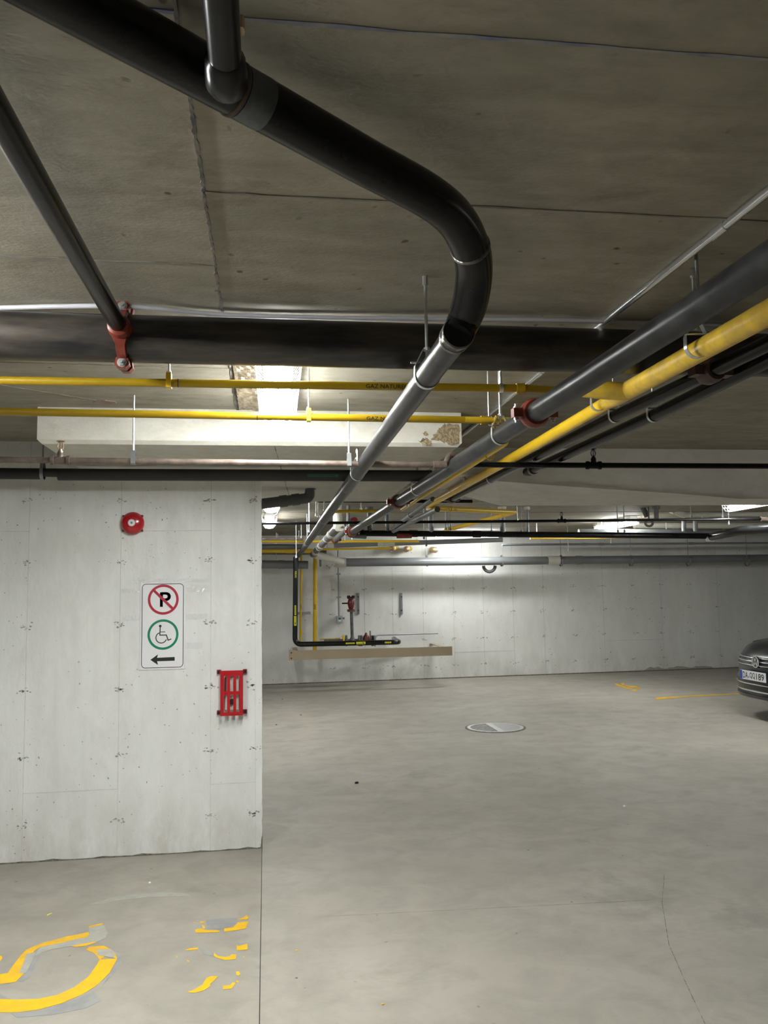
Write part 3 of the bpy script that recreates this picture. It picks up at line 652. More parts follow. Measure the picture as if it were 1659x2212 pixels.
# two thin gas lines crossing
ZG = 2.405
for (p, q, R_, lb, txt, tx) in (((0,822),(1140,839),.0152,'upper thin yellow gas line crossing left to right','GAZ NATUREL',834), ((0,889),(1060,908),.0155,'lower thin yellow gas line crossing in front of the drop panel','GAZ NATUREL',833)):
    t = thing('gas_line', lb, 'pipe', (0, 3.2, ZC), 'thin yellow gas lines crossing the view')
    zg = ZG if p[1] < 850 else 2.385
    g0, g1 = P(*p, Z=zg), P(*q, Z=zg); g0x = g0+(g0-g1).normalized()*4
    yy = (g0.y+g1.y)/2
    ends = [g0x, g0, g1] if p[1] > 850 else [g0x, g0, g1, Ym+Vector((-.17,.03,.01))]
    tube('pipe_run', ends, R_, m_yelshade, t, 18)
    ring('coupling', g1+(g0-g1).normalized()*.03, g1-g0, R_, .016, .004, m_yelshade, t)
    ring('coupling', g0+(g1-g0)*(.32 if p[1] < 850 else .5), g1-g0, R_, .002, .001, m_brownc, t)
    d_ = (g1-g0).normalized(); y_at = p[1]+(q[1]-p[1])*(tx/q[0]); c_ = P(tx, y_at, Z=zg); c_ = g0+d_*((c_-g0).dot(d_))
    vw = (Vector((0,0,EYE))-c_); vw -= d_*vw.dot(d_); vw.normalize()
    place_text(txt, .155 if p[1] < 850 else .17, .0155, c_, d_, vw.cross(d_), m_black, t, cyl=R_)
    for (x, lb2) in (((365,'small hanger at the left of the upper yellow gas line'),) if p[1] < 850 else ((667,'small yellow-dipped hanger on the lower gas line beside the strip light'),)):
        y_at = p[1]+(q[1]-p[1])*(x/q[0]); c_ = P(x, y_at, Z=zg); h = thing('rod_hanger', lb2, 'hanger', (c_.x, c_.y, ZC))
        MB().box((c_.x-.009, c_.y-R_-.003, c_.z-R_-.003), (c_.x+.009, c_.y+R_+.003, c_.z+.035)).build('strap', m_yel, h)
        MB().tube([c_+Vector((0,0,.03)), (c_.x, c_.y, ZC)], .004, 8).build('rod', m_galv, h)
        MB().lathe(c_+Vector((0,0,.034)), (0,0,1), [(0,.009),(.01,.009)], 6).build('nut', m_galv, h)
    for x, lb2 in (((1082,'rod hanger at the right end of the upper yellow gas line'),) if p[1] < 850 else ((1057,'rod hanger at the right end of the lower yellow gas line'),)):
        y_at = p[1]+(q[1]-p[1])*(x/q[0]); c_ = P(x, y_at, Z=zg); h = thing('rod_hanger', lb2, 'hanger', (c_.x, c_.y, ZC))
        MB().tube([c_, (c_.x, c_.y, ZC)], .0045, 8).build('rod', m_galv, h)
        ring('band', c_, d_, R_, .007, .003, m_galv, h)
# black rod end poking down at the right, ceiling conduit
rb = thing('threaded_rod', 'loose threaded rod hanging from the bright conduit at the upper right', 'rod', (P(1503, 545, Z=ZC)))
MB().tube([P(1503, 545, Z=ZC), P(1503, 545, Z=ZC)-Vector((0,0,.12))], .0055, 8).build('rod', m_galvd, rb)
for (x, lb) in ((288,'bright rod hanger in front of the drop panel at left, holding the brown line'),(754,'bright rod hanger holding the brown line near the long receding pipe')):
    c_ = P(x, 1000, Y=4.2); c_.z = P(x, 993+x*.0115, Y=4.2).z; h = thing('rod_hanger', lb, 'hanger', (c_.x, 4.2, ZC))
    MB().tube([c_+Vector((0,0,.05)), (c_.x, 4.2, ZC)], .0055, 8).build('rod', m_galv, h)
    MB().strap([c_+Vector((0,-.004,.055)), c_+Vector((0,-.019,.03)), c_+Vector((0,-.019,-.012)), c_+Vector((0,0,-.018)), c_+Vector((0,.019,-.012)), c_+Vector((0,.019,.03)), c_+Vector((0,.004,.055))], (.011,0,0), .0025).build('bracket', m_galvd, h)
tM = thing('ceiling_conduit', 'bright metal conduit running along the ceiling at the right', 'conduit', (1.26, 3, ZC))
tube('conduit_run', [(1.253,-1,ZC-.014), (1.257,4.45,ZC-.014), (1.257,YB,ZC-.014)], .0125, m_emt, tM, 14)
for y in (3.57, 2.05): ring('coupling', (1.256, y, ZC-.014), (0,1,0), .0125, .035, .0025, m_emt, tM)

# ------------------------------------------------------------------ sprinkler lines
def sprinkler(par, c, s_=1.0, m=m_brass, axis=(1,0,0), R=.017, mt_=None):
    c = Vector(c); a = Vector(axis).normalized(); mt_ = mt_ or m
    mb = MB(); mb.lathe(c, a, [(-.045*s_, R+.008), (-.03*s_, R+.008), (-.029*s_, R+.004), (.029*s_, R+.004), (.03*s_, R+.008), (.045*s_, R+.008)], 18)
    mb.lathe(c, (0,0,1), [(0, R+.002), (R+.012, R*.9), (R+.013, R*.95), (R+.024, R*.95)], 14)
    o = sm(mb.build('tee', mt_, par), 40)
    b = R+.024; hd = MB(); hd.lathe(c+Vector((0,0,b)), (0,0,1), [(0,.013),(.008,.013),(.009,.008),(.016,.008)], 12)
    for k in (-1, 1): hd.tube([c+a*k*.009+Vector((0,0,b+.014)), c+a*k*.014+Vector((0,0,b+.03)), c+a*k*.009+Vector((0,0,b+.048)), c+Vector((0,0,b+.054))], .003, 6)
    hd.lathe(c+Vector((0,0,b+.014)), (0,0,1), [(0,.003),(.038,.003)], 8)
    ho = hd.build('sprinkler_head', m, par)
    MB().lathe(c+Vector((0,0,b+.054)), (0,0,1), [(0,.018),(.002,.02),(.0035,.018)], 16).build('deflector', m, ho)
tS = thing('sprinkler_line', 'rusty brown sprinkler pipe crossing in front of the white wall top', 'pipe', (-.5, 4.8, ZC))
YS = 4.2
s0, s1 = P(0, 993, Y=YS), P(962, 1004, Y=YS)
tube('pipe_run', fillet([s0+(s0-s1), s0, s1+Vector((.0,0,0)), s1+Vector((.03,.03,.06)), s1+Vector((.2,.06,.058))], .03), .0155, m_rust, tS, 16)
sprinkler(tS, s0+(s1-s0)*(122/962), 1, m_brass, R=.0155, mt_=m_rust)
ring('coupling', s1-Vector((.03,0,0)), (1,0,0), .0155, .035, .006, m_rust, tS)
tS2 = thing('sprinkler_line', 'black sprinkler pipe crossing the right bundle, with an upright head', 'pipe', (2, 4.6, ZC))
s2, s3 = P(1015, 1004, Z=2.358), P(1659, 1007, Z=2.358)
tube('pipe_run', [s1+Vector((.2,.06,.058)), s2, s3, s3+(s3-s2)*2], .0165, m_steel, tS2, 16)
q = s2+(s3-s2)*((P(1283, 1005, Z=2.358)-s2).length/(s3-s2).length); sprinkler(tS2, q, 1, m_steel, R=.0165)
tS3 = thing('sprinkler_line', 'farther thin black sprinkler pipe crossing beyond the beam', 'pipe', (2, 8.6, ZC))
s0, s1 = P(560, 1131, Y=8.6), P(1659, 1121, Y=8.6)
tube('pipe_run', [s0-Vector((2,0,0)), s0, s1, s1+Vector((3,0,0))], .0155, m_steel, tS3, 14)
sprinkler(tS3, s0+(s1-s0)*(629/1099), 1, m_steel, R=.0155)
ring('end_bush', s1-Vector((.05,0,0)), (1,0,0), .0155, .04, .008, m_rust, tS3)
tK = thing('black_pipe', 'thin black pipe crossing just behind the drop panel edge', 'pipe', (1, 7.6, ZC))
k0, k1 = P(684, 1082, Y=7.6), P(1020, 1083, Y=7.6); tube('pipe_run', fillet([k0+Vector((0,0,.13)), k0, k1], .03), .016, m_steel, tK, 12)

# insulated line along the white wall
tI = thing('insulated_cold_water_pipe', 'fat black insulated pipe along the top of the white wall with a green label', 'pipe', (0, 5.28, ZC))
YI = 5.26
i0, i1, i2, i3 = P(0,1023,Y=YI), P(92,1024,Y=YI), P(126,1025,Y=YI), P(932,1028,Y=YI)
tube('pipe_run', [i0+(i0-i1)*12, i3], .027, m_rub, tI, 20)
tube('insulation_sleeve', [i0+(i0-i1)*12, i0, i1], .034, m_rub, tI, 24)
tube('insulation_sleeve', [i2, i3], .0375, m_rub, tI, 24)
di = (i3-i2).normalized(); c_ = i2+di*((P(697,1034,Y=YI)-i2).dot(di)); vw = Vector((0,0,EYE))-c_; vw -= di*vw.dot(di); vw.normalize()
V_ = vw.cross(di)
wrap_label('green_label', .20, .018, c_, di, V_, .0375, m_green, tI)
place_text('EAU FROIDE DOM.', .16, .010, c_, di, V_, m_black, tI, cyl=.0379)
for x, lb in ((92,'hanger at the end of the thick sleeve of the insulated pipe, left'),):
    hanger(P(x, 1024, Y=YI), .034, di, lb, bandw=.02, group=None, ztop=ZC, m=m_galvd)

# ------------------------------------------------------------------ grey stub elbow near the wall edge
def pvc(label, pts, R, m, fittings=(), name='drain_pipe', fl_r=.05, n=20, fm=None, flen=.06):
    pts = [Vector(p) for p in pts]; t = thing(name, label, 'pipe', pts[0])
    pth = fillet(pts, fl_r); tube('pipe_run', pth, R, m, t, n)
    for (i, f_) in fittings:
        a, b = pts[i], pts[i+1]; c = a+(b-a)*f_; ring('coupling', c, b-a, R, flen, .006, fm or m, t)
    return t
q0, q1 = P(520, 1094, Y=6.45), P(668, 1076, Y=6.45)
pvc('grey plastic drain elbow rising into the slab beside the white wall edge', [q0-Vector((1,0,0)), q0, q1, (q1.x+.012, q1.y, 2.455)], .042, m_pvcd, ((1,.62),(1,.8)), fl_r=.06, flen=.03)

# ------------------------------------------------------------------ far services
def lat(label, p, q, Y, R, m, name='service_pipe', ext=(0,0), fit=(), fm=None, yr=None):
    a = P(*p, Y=Y); b = P(*q, Y=Y if yr is None else yr); t = thing(name, label, 'pipe', ((a+b)/2))
    d = (b-a).normalized(); tube('pipe_run', [a-d*ext[0], a, b, b+d*ext[1]], R, m, t, 16)
    for f_ in fit: ring('coupling', a+(b-a)*f_, d, R, .05, .005, fm or m, t)
    return t
tb = lat('long thick black pipe crossing the far garage', (800,1152), (1535,1158), 9.8, .037, m_steel, 'black_main', (.25,0), (.12,.3))
q = P(1535,1160,Y=9.8)
t_ = thing('black_duct_pipe', 'black pipe sloping toward the viewer at the right edge', 'pipe', q)
tube('pipe_run', [q, P(1600,1146,Z=q.z), P(1659,1138,Z=q.z)+Vector((.6,-.9,0))], .05, m_steel, t_, 18)
sm(MB().lathe(P(1525,1163,Y=9.8), (1,-.4,0), [(0,.03),(.02,.042),(.1,.045)], 14).build('end_band', m_galv, t_), 40)
# drops into the black pipe
for (x, y1, w_, lb, m) in ((799,1152,.03,'dark vertical pipe left of the pair above the black main',m_pvcd),(837,1152,.026,'dark vertical pipe right of the pair above the black main',m_pvcd),(931,1150,.032,'grey vertical pipe with a pale flange above the black main',m_pvcg),(1086,1150,.032,'grey vertical pipe right of the yellow slanting line',m_pvcg),(1140,1150,.018,'thin grey vertical pipe above the black main, middle',m_pvcg),(1418,1120,.03,'dark vertical pipe above the long black main at right',m_pvcd)):
    a = P(x, y1, Y=9.8); t_ = thing('drop_pipe', lb, 'pipe', (a.x, a.y, ZC)); tube('pipe_run', [a, (a.x, a.y, ZC)], w_, m, t_, 14)
    ring('ceiling_flange', (a.x, a.y, ZC-.02), (0,0,1), w_, .018, .02, m_pvcw if m is m_pvcg else m, t_)
# white drain with clean-out
t_ = thing('white_drain', 'off-white drain dropping from the ceiling to a capped clean-out', 'pipe', P(729,1085,Y=9.3))
wv = P(729, 1088, Y=9.3); wb = P(729, 1139, Y=9.3); we = P(676, 1198, Y=13.6)
tube('pipe_run', [(wv.x, wv.y, ZC), wb+Vector((0,0,-.02))], .048, m_pvcw, t_, 20)
for zz_ in (.35, .62): ring('coupling', (wv.x, wv.y, wb.z+zz_*(ZC-wb.z)), (0,0,1), .048, .03, .006, m_pvcw, t_)
cap = sm(MB().lathe(wb+Vector((.02,-.10,0)), (0,1,0), [(0,.052),(.02,.056),(.1,.056),(.14,.05)], 24).build('cleanout_cap', m_pvcw, t_), 40)
MB().box(wb+Vector((.008,-.125,-.012)), wb+Vector((.032,-.1,.012))).build('square_plug', m_pvcw, cap)
tube('pipe_run', [wb, we], .047, m_greyp, t_, 20)
dw = (we-wb).normalized()
for f_ in (.18,.33,.58,.66,.85): ring('coupling', wb+(we-wb)*f_, dw, .047, .12 if f_ in (.18,.58,.85) else .03, .006, m_pvcw, t_)
t_ = thing('far_drain_main', 'large grey drain pipe running along the far wall', 'pipe', (4, 14.6, 2.1))
fy = 14.45
fa, fb = P(742,1215,Y=fy), P(1659,1206,Y=fy+.25)
tube('pipe_run', [fa, fb, fb+(fb-fa)*.4], .075, m_pvcg, t_, 24)
tube('pipe_run', [fa, P(715,1207,Y=14.1), we+Vector((.02,0,0))], .06, m_pvcw, t_, 20)
ring('coupling', fa+Vector((-.05,0,0)), (1,0,0), .075, .09, .012, m_pvcw, t_)
q = P(690,1206,Y=13.9); 
for x in (1168,1180,1230): q = fa+(fb-fa)*((x-742)/917); ring('coupling', q, (1,0,0), .075, .06, .008, m_pvcw if x < 1200 else m_pvcg, t_)
lat('large grey drain pipe behind the white wall edge, low at left', (560,1219), (640,1220), 14.1, .07, m_pvcg, 'far_drain_main', (1.5,.2), (.6,))
lat('grey pipe high behind the white wall edge', (560,1192), (705,1193), 14.3, .05, m_pvcg, 'service_pipe', (1,0))
for i, x in enumerate((922,1084,1363,1487,1614,692,1212)):
    q = P(x, 1214, Y=fy+.1); hanger(q, .077, (1,0,0), 'hanger on the far grey drain, %s' % ['left of the round yellow stub','above the curved trap','below the bent thin grey line','under the end of the black pipe','at the right edge','beside its off-white elbow','with a white tag'][i], m=m_galvd, rod_r=.006, bandw=.03, group=None)
q = P(1057, 1222, Y=14.6); t_ = thing('pipe_trap', 'curved grey trap hanging under the far drain', 'pipe', q)
tube('pipe_run', [q+Vector((math.cos(a)*.11, 0, math.sin(a)*.11)) for a in [PI+PI*i/10 for i in range(11)]], .03, m_pvcd, t_, 12)
# lateral grey pipes at mid height
lat('grey pipe crossing below the long black main, with pale couplings', (706,1179), (1085,1166), 12.6, .037, m_pvcg, 'service_pipe', (0,0), (.02,.3,.33,.36), m_pvcw)
lat('thin grey pipe near the far wall at right, under the yellow line', (1085,1177), (1659,1173), 14.2, .02, m_pvcg, 'service_pipe', (0,2), (.3,.36,.7))
lat('grey pipe run behind the black main at the right', (1250,1149), (1560,1150), 11.5, .045, m_pvcg, 'service_pipe', (0,0), (.75,))
lat('big pale duct pipe behind the black main at the right', (1370,1133), (1659,1133), 12.6, .065, m_pvcw, 'pale_pipe', (0,3), (.3,))
lat('pale pipe just under the beam at the right edge', (1478,1112), (1659,1110), 10.6, .035, m_pvcw, 'pale_pipe', (0,3), (.25,.95))
a = P(1447,1090,Y=10.6); b = P(1452,1100,Y=10.6); c = P(1480,1113,Y=10.6)
pvc('off-white plastic elbow coming down under the beam at the right', [(a.x,a.y,ZC), b, c], .045, m_pvcw, ((1,.5),), fl_r=.08)
pvc('dark slanting pipe under the beam at the right', [P(1380,1080,Y=10), P(1398,1116,Y=10)], .035, m_pvcd, ())
for x, lb in ((1477,'left of two grey stubs joining the grey run'),(1502,'right of two grey stubs joining the grey run')):
    a = P(x, 1125, Y=11.4); t_ = thing('drop_pipe', lb, 'pipe', a); tube('pipe_run', [a+Vector((0,0,.02)), P(x,1148,Y=11.4)], .034, m_pvcg, t_, 14)
q = P(1402,1130,Y=9.9); t_ = thing('ring_trap', 'small round grey pipe loop hanging below the thin sprinkler line at right', 'pipe', q); MB().tube([q+Vector((0,0,.04)), (q.x, q.y, ZC)], .01, 8).build('stem', m_pvcd, t_); tube('loop', [q+Vector((math.cos(a)*.05,0,math.sin(a)*.04)) for a in [2*PI*i/14 for i in range(15)]], .016, m_pvcd, t_, 10)
# yellow laterals
lat('bright thin yellow line past the white wall edge', (560,1170), (905,1169), 12.2, .018, m_yel, 'far_gas_line', (1.5,0), (.1,))
lat('thicker yellow line past the white wall edge, under the bright one', (560,1190), (690,1190), 13.9, .036, m_yel, 'far_gas_line', (1.5,0), (.5,))
lat('yellow line ending in a stub above the far valve', (690,1187), (846,1184), 14.0, .018, m_yel, 'far_gas_line', (0,0), (.85,))
lat('short yellow pipe crossing near the clean-out pipe', (716,1105), (835,1103), 8.2, .017, m_yel, 'far_gas_line', (0,0))
lat('bright yellow line under the long black main at right', (1145,1163), (1470,1160), 12.4, .014, m_yel, 'far_gas_line', (0,0), (.02,.7))
lat('rusty conduit crossing above the bright yellow line at left', (560,1164), (650,1164), 12.0, .013, m_rust, 'far_conduit', (1.5,0), (.97,))
for x, y, lb in ((848,1184,'round yellow end stub on the far wall, left'),(878,1186,'brownish pipe stub end on the far wall, middle'),(940,1188,'foamed yellow pipe end poking from the far wall, right')):
    q = P(x, y, Y=14.7); t_ = thing('pipe_stub', lb, 'pipe', q); tube('pipe_run', [q+Vector((.12 if x < 900 else 0,.3,.02)), q], .045 if x < 900 else .055, m_yelw, t_, 14)
    sm(MB().lathe(q, (0,1,0), [(-.015,.03),(-.005,.055),(.03,.055)], 14).build('ragged_collar', m_brass, t_), 60)
# left of view, behind the wall: dark pipe, rods
lat('dark pipe behind the bright yellow line at the white wall edge', (560,1181), (660,1181), 12.8, .04, m_pvcd, 'service_pipe', (1.5,0))
# thin rods dropping from the ceiling in the distance
def drop_rod(x, y0, y1, Y, lb, r_=.006, m=m_galv):
    a = P(x, y1, Y=Y); t = thing('threaded_rod', lb, 'rod', (a.x, a.y, ZC), 'far threaded rods'); 
    MB().tube([a, (a.x, a.y, ZC)], r_, 6).build('rod', m, t); MB().lathe(a, (0,0,1), [(0,r_*2.4),(.03,r_*2.4)], 6).build('nut', m, t)
for x, y1, Y, lb in ((668,1150,8.8,'bright rod left of the receding pipe, farther back'),(683,1115,8.4,'left of a pair of rods beside the receding pipe'),(687,1117,8.4,'right of a pair of rods beside the receding pipe'),(640,1205,11.8,'thin rod over the pipe drop'),(651,1165,12,'thin rod over the rusty conduit'),(963,1145,10,'leftmost of three thin rods right of the pale flange'),(969,1150,10,'middle of three thin rods right of the pale flange'),(973,1146,10,'rightmost of three thin rods right of the pale flange'),(916,1165,10,'left of two thin rods left of the pale flange'),(921,1180,10.4,'right of two thin rods left of the pale flange'),(1062,1150,9.8,'rod above the long black main left of the grey drop'),(1127,1150,9.8,'rod above the long black main right of the grey drop'),(1117,1127,8.6,'rod holding the farther sprinkler pipe'),(1335,1150,9.6,'left of a pair of rods over the glaring light'),(1349,1150,9.6,'right of a pair of rods over the glaring light'),(1562,1118,9.5,'rod under the beam right of the elbow'),(1575,1133,9.5,'rod near the light at the right edge'),(1228,1190,13,'thin rod before the far wall at right'),(1493,1118,9.8,'rod beside the off-white elbow')):
    drop_rod(x, 0, y1, Y, lb, m=m_galv if x < 700 else m_galvd)
# red valve behind the bundle
def valve(c, s_, label, m, axis=(0,0,1), handle=True):
    c = Vector(c); ax = Vector(axis); t = thing('valve', label, 'valve', c)
    sm(MB().lathe(c, ax, [(-.14*s_,.075*s_),(-.115*s_,.075*s_),(-.114*s_,.04*s_),(-.06*s_,.055*s_),(0,.07*s_),(.05*s_,.055*s_),(.08*s_,.045*s_),(.081*s_,.07*s_),(.1*s_,.07*s_)], 20).build('body', m, t), 40)
    fl_ = MB().lathe(c, ax, [(.1*s_,.078*s_),(.125*s_,.078*s_)], 20).build('flange', m_gb, t)
    for k in range(6):
        a = 2*PI*k/6; u_ = ax.orthogonal().normalized(); v_ = ax.cross(u_); q = c+(u_*math.cos(a)+v_*math.sin(a))*.062*s_
        MB().lathe(q+ax*.1*s_, ax, [(0,.012*s_),(.045*s_,.012*s_)], 6).build('bolt', m_gb, fl_)
    if handle: MB().tube([c, c+Vector((-.17*s_,0,.0))], .014*s_, 8).build('stem', m_gb, t)
    return t
tv = P(771,1135,Y=9.9); valve(tv, .75, 'red valve body tucked between the grey pipes near the white drain', m_redd, (.5,.75,-.45), False)
t_ = thing('grey_bend_pipe', 'grey vertical pipe curving under beside the red valve', 'pipe', P(753,1085,Y=9.6))
a = P(753,1088,Y=9.6); tube('pipe_run', fillet([(a.x,a.y,ZC), P(752,1158,Y=9.6), P(790,1160,Y=9.7)], .06), .022, m_greyp, t_, 14)
t_ = thing('grey_diagonal_pipe', 'grey pipe with a red end coupling receding below the grooved pipe', 'pipe', P(757,1135,Y=10))
a, b = P(762,1132,Y=9.4), P(724,1166,Y=11.6); tube('pipe_run', [a, b], .038, m_greyp, t_, 16); coupling(t_, b, b-a, .038, m_redc, .04)
t_ = thing('grey_diagonal_pipe', 'upper of two thin grey pipes receding beyond the yellow elbow', 'pipe', P(950,1080,Y=8))
a, b = P(935,1078,Z=2.42), P(850,1140,Z=2.36); tube('pipe_run', [a, b], .022, m_greyp, t_, 14); ring('coupling', a+(b-a)*.5, b-a, .022, .03, .005, m_galvd, t_)
t_ = thing('grey_diagonal_pipe', 'lower of two thin grey pipes receding beyond the yellow elbow', 'pipe', P(930,1100,Y=9))
a, b = P(945,1100,Z=2.34), P(850,1147,Z=2.34); tube('pipe_run', [a, b], .026, m_greyp, t_, 14)
t_ = thing('dangling_wire', 'bent pale wire hanging beside the lamp past the wall edge', 'wire', P(604,1098,Y=8.6))
MB().tube([(P(604,1098,Y=8.6).x, 8.6, ZC)]+[P(x, y, Y=8.6) for x, y in ((604,1098),(598,1110),(590,1115),(587,1128))], .004, 5).build('wire_run', m_pvcw, t_)
# red tag band on black main
ring('red_band', P(873,1156,Y=9.8), (1,0,0), .0375, .09, .002, m_redc, tb)

# ------------------------------------------------------------------ far wall equipment
YV = 13.9
t_ = thing('gas_drop_pipe', 'gloss black pipe dropping down near the far wall and turning right, with yellow stickers', 'pipe', P(636,1207,Y=YV))
v0, v1, v2 = P(639,1203,Y=YV), P(637,1392,Y=YV), P(862,1387,Y=YV)
tube('pipe_run', fillet([v0, v1, v2, v2+Vector((.06,.95,0))], .12, 10), .043, m_gb, t_, 22)
def stick(c, w_, h_, txt, vertical, arrow=False, R_=.043):
    U_ = Vector((0,0,-1)) if vertical else Vector((1,0,0)); vw = Vector((0,-1,0)); V_ = vw.cross(U_)
    o = wrap_label('sticker', w_, h_, c, U_, V_, R_, m_stick, t_)
    if arrow:
        n_ = U_.cross(V_); q = c+n_*(R_+.001)
        MB().prism([(-.42*w_,-.08*h_),(.2*w_,-.08*h_),(.2*w_,-.25*h_),(.45*w_,0),(.2*w_,.25*h_),(.2*w_,.08*h_),(-.42*w_,.08*h_)], q, U_, V_, n_*.0008).build('arrow_mark', m_black, o)
    else: place_text(txt, w_*.85, h_*.6, c, U_, V_, m_black, o, cyl=R_+.0005)
vx = (v0.x+v1.x)/2
def pv(y): q = P(636, y, Y=YV); q.x = v0.x+(v1.x-v0.x)*(y-1203)/189; return q
stick(pv(1241), .11, .03, '2 PSI', True); stick(pv(1318), .16, .03, 'GAZ NATUREL', True); stick(pv(1341), .16, .042, '', True, True)
def ph(x): return v1+(v2-v1)*((x-637)/225)
stick(ph(755), .15, .026, 'GAZ NATUREL', False); stick(ph(778), .155, .042, '', False, True); stick(ph(837), .11, .026, '2 PSI', False)
for (x0, x1, yb, R_, lb) in ((651,649,1388,.019,'thinner of the two yellow vertical gas pipes near the far wall'), (681,680,1416,.036,'thicker of the two yellow vertical gas pipes near the far wall')):
    y_ = 14.35; a, b = P(x0, 1196, Y=y_), P(x1, yb, Y=y_); t2 = thing('gas_riser', lb, 'pipe', (b.x, y_, b.z), 'yellow vertical gas pipes')
    a2 = Vector((a.x, y_, a.z)); tube('pipe_run', [a2, b], R_, m_yel, t2, 16)
    for y in ((1236,1366) if R_ < .02 else (1275,1352,1356)): ring('collar', P(x0, y, Y=y_), (0,0,1), R_, .03 if R_ < .02 else .015, .006, m_yel, t2)
    c_ = P((x0+x1)/2, 1311, Y=y_); place_text('GAZ', .09, R_*1.1, c_, (0,0,-1), Vector((0,-1,0)).cross(Vector((0,0,-1))), m_black, t2, cyl=R_)
    place_text('GAZ', R_*2.2, R_*.5, P((x0+x1)/2, 1298, Y=y_), (1,0,0), (0,0,1), m_black, t2, cyl=R_) if False else None
t2 = thing('pipe_bracket', 'dark steel channel bracket behind the yellow vertical pipes', 'bracket', P(657,1324,Y=14.5))
a, b = P(643,1325,Y=14.5), P(671,1323,Y=14.5); MB().box((a.x, 14.48, a.z-.02), (b.x, 14.52, a.z+.024)).build('channel', m_galvd, t2)
MB().box((b.x-.04, 14.5, a.z-.018), (b.x, yfar(0), a.z+.022)).build('arm', m_galvd, t2)
# guard rail
YR = 13.75
t2 = thing('guard_rail', 'beige steel channel guard rail in front of the far pipes', 'rail', P(800,1412,Y=YR))
a, b = P(634,1416,Y=YR), P(977,1406,Y=YR)
zc_ = (a.z+b.z)/2; hh = .075
MB().prism([(0,-hh),(0,hh),(.06,hh),(.06,hh-.008),(.008,hh-.008),(.008,-hh+.008),(.06,-hh+.008),(.06,-hh)], (a.x, YR, zc_), (0,1,0), (0,0,1), (b.x-a.x,0,0)).build('channel', m_beige, t2)
MB().box((a.x-.075, YR-.012, zc_-hh-.004), (a.x+.03, YR, zc_+hh+.012)).build('end_plate', m_beige, t2)
for k in (-1, 1): MB().lathe((a.x-.035, YR-.018, zc_+k*.045), (0,1,0), [(0,.011),(.008,.011)], 6).build('bolt', m_gb, t2)
for x in (a.x+.05, b.x-.10):
    MB().box((x-.04, YR+.06, zc_-.055), (x+.04, yfar(x), zc_-.045)).build('wall_arm', m_beige, t2)
    MB().box((x-.04, YR+.06, zc_+.045), (x+.04, yfar(x), zc_+.055)).build('wall_arm', m_beige, t2)
# valve riser, regulator train
YQ = 14.3
t2 = thing('grey_riser', 'grey vertical pipe carrying the far dark red valve', 'pipe', P(757,1380,Y=YQ))
a, b = P(759,1318,Y=YQ), P(761,1382,Y=YQ); tube('pipe_run', [a, b], [.028,.028], m_greyp, t2, 16)
sm(MB().lathe(b, (0,0,1), [(-.04,.075),(0,.05),(.05,.03)], 16).build('base_fitting', m_greyp, t2), 50)
sm(MB().lathe(a, (0,0,1), [(-.03,.07),(-.005,.07)], 16).build('flange', m_greyp, t2), 50)
valve(P(758,1303,Y=YQ), .92, 'dark red far valve with a black bolted top, above the beige rail', m_redd)
t2 = thing('valve_train', 'row of flanges and small valves behind the black horizontal pipe', 'valve', P(775,1383,Y=YQ))
a, b = P(700,1384,Y=YQ), P(812,1384,Y=YQ); tube('pipe_run', [a, b], .03, m_greyp, t2, 14)
for x, m in ((742,m_yel),(748,m_greyp),(776,m_greyp),(781,m_greyp),(804,m_gb),(809,m_galvd)):
    sm(MB().lathe(P(x,1384,Y=YQ), (1,0,0), [(-.015,.095),(.015,.095)], 18).build('flange', m, t2), 40)
a = P(791,1384,Y=YQ); sm(MB().lathe(a, (0,0,1), [(-.08,.03),(-.05,.055),(.0,.06),(.06,.055),(.08,.05),(.1,.03),(.12,.02),(.14,.012)], 16).build('bonnet', m_redd, t2), 50)
a = P(800,1384,Y=YQ); MB().tube([a, a+Vector((0,0,.17))], .014, 8).build('brass_stem', m_brass, t2)
MB().tube([P(735,1383,Y=YQ)+Vector((0,0,.03)), P(690,1385,Y=YQ)+Vector((0,0,.03))], .012, 8).build('brass_line', m_yelw, t2)
t2 = thing('thin_conduit', 'thin grey conduit bending from the valve row along the far wall', 'conduit', P(870,1370,Y=14.7))
tube('conduit_run', fillet([P(808,1386,Y=14.4), P(814,1372,Y=14.7), P(946,1368,Y=14.85)], .08), .013, m_galvd, t2, 8)
t2 = thing('control_box', 'small grey control box with a tiny screen on the far wall', 'box', P(734,1337,Y=14.8))
q = P(734,1338,Y=14.8); MB().box((q.x-.055,14.75,q.z-.065), (q.x+.045,yfar(q.x)-.001,q.z+.06)).build('enclosure', m_greybox, t2)
MB().box((q.x-.025,14.745,q.z+.0), (q.x+.015,14.75,q.z+.03)).build('screen', mat('screen_grey', (.03,.10,.09), .3), t2)
MB().box((q.x-.03,14.745,q.z-.035), (q.x+.02,14.75,q.z-.002)).build('label_plate', m_white, t2)
MB().lathe((q.x+.045,14.8,q.z+.02), (1,0,0), [(0,.015),(.04,.02)], 8).build('gland', m_galvd, t2)
t2 = thing('grey_conduit', 'vertical grey conduit feeding the small control box', 'conduit', P(732,1330,Y=14.85))
a = P(732,1331,Y=14.85); tube('conduit_run', [a, (a.x, 14.85, ZC)], .014, m_galvd, t2, 10)
for y in (1240, 1290): q = P(732, y, Y=14.86); MB().box((a.x-.04, 14.835, q.z-.012), (a.x+.04, 14.9, q.z+.012)).build('clip', m_galvd, t2)
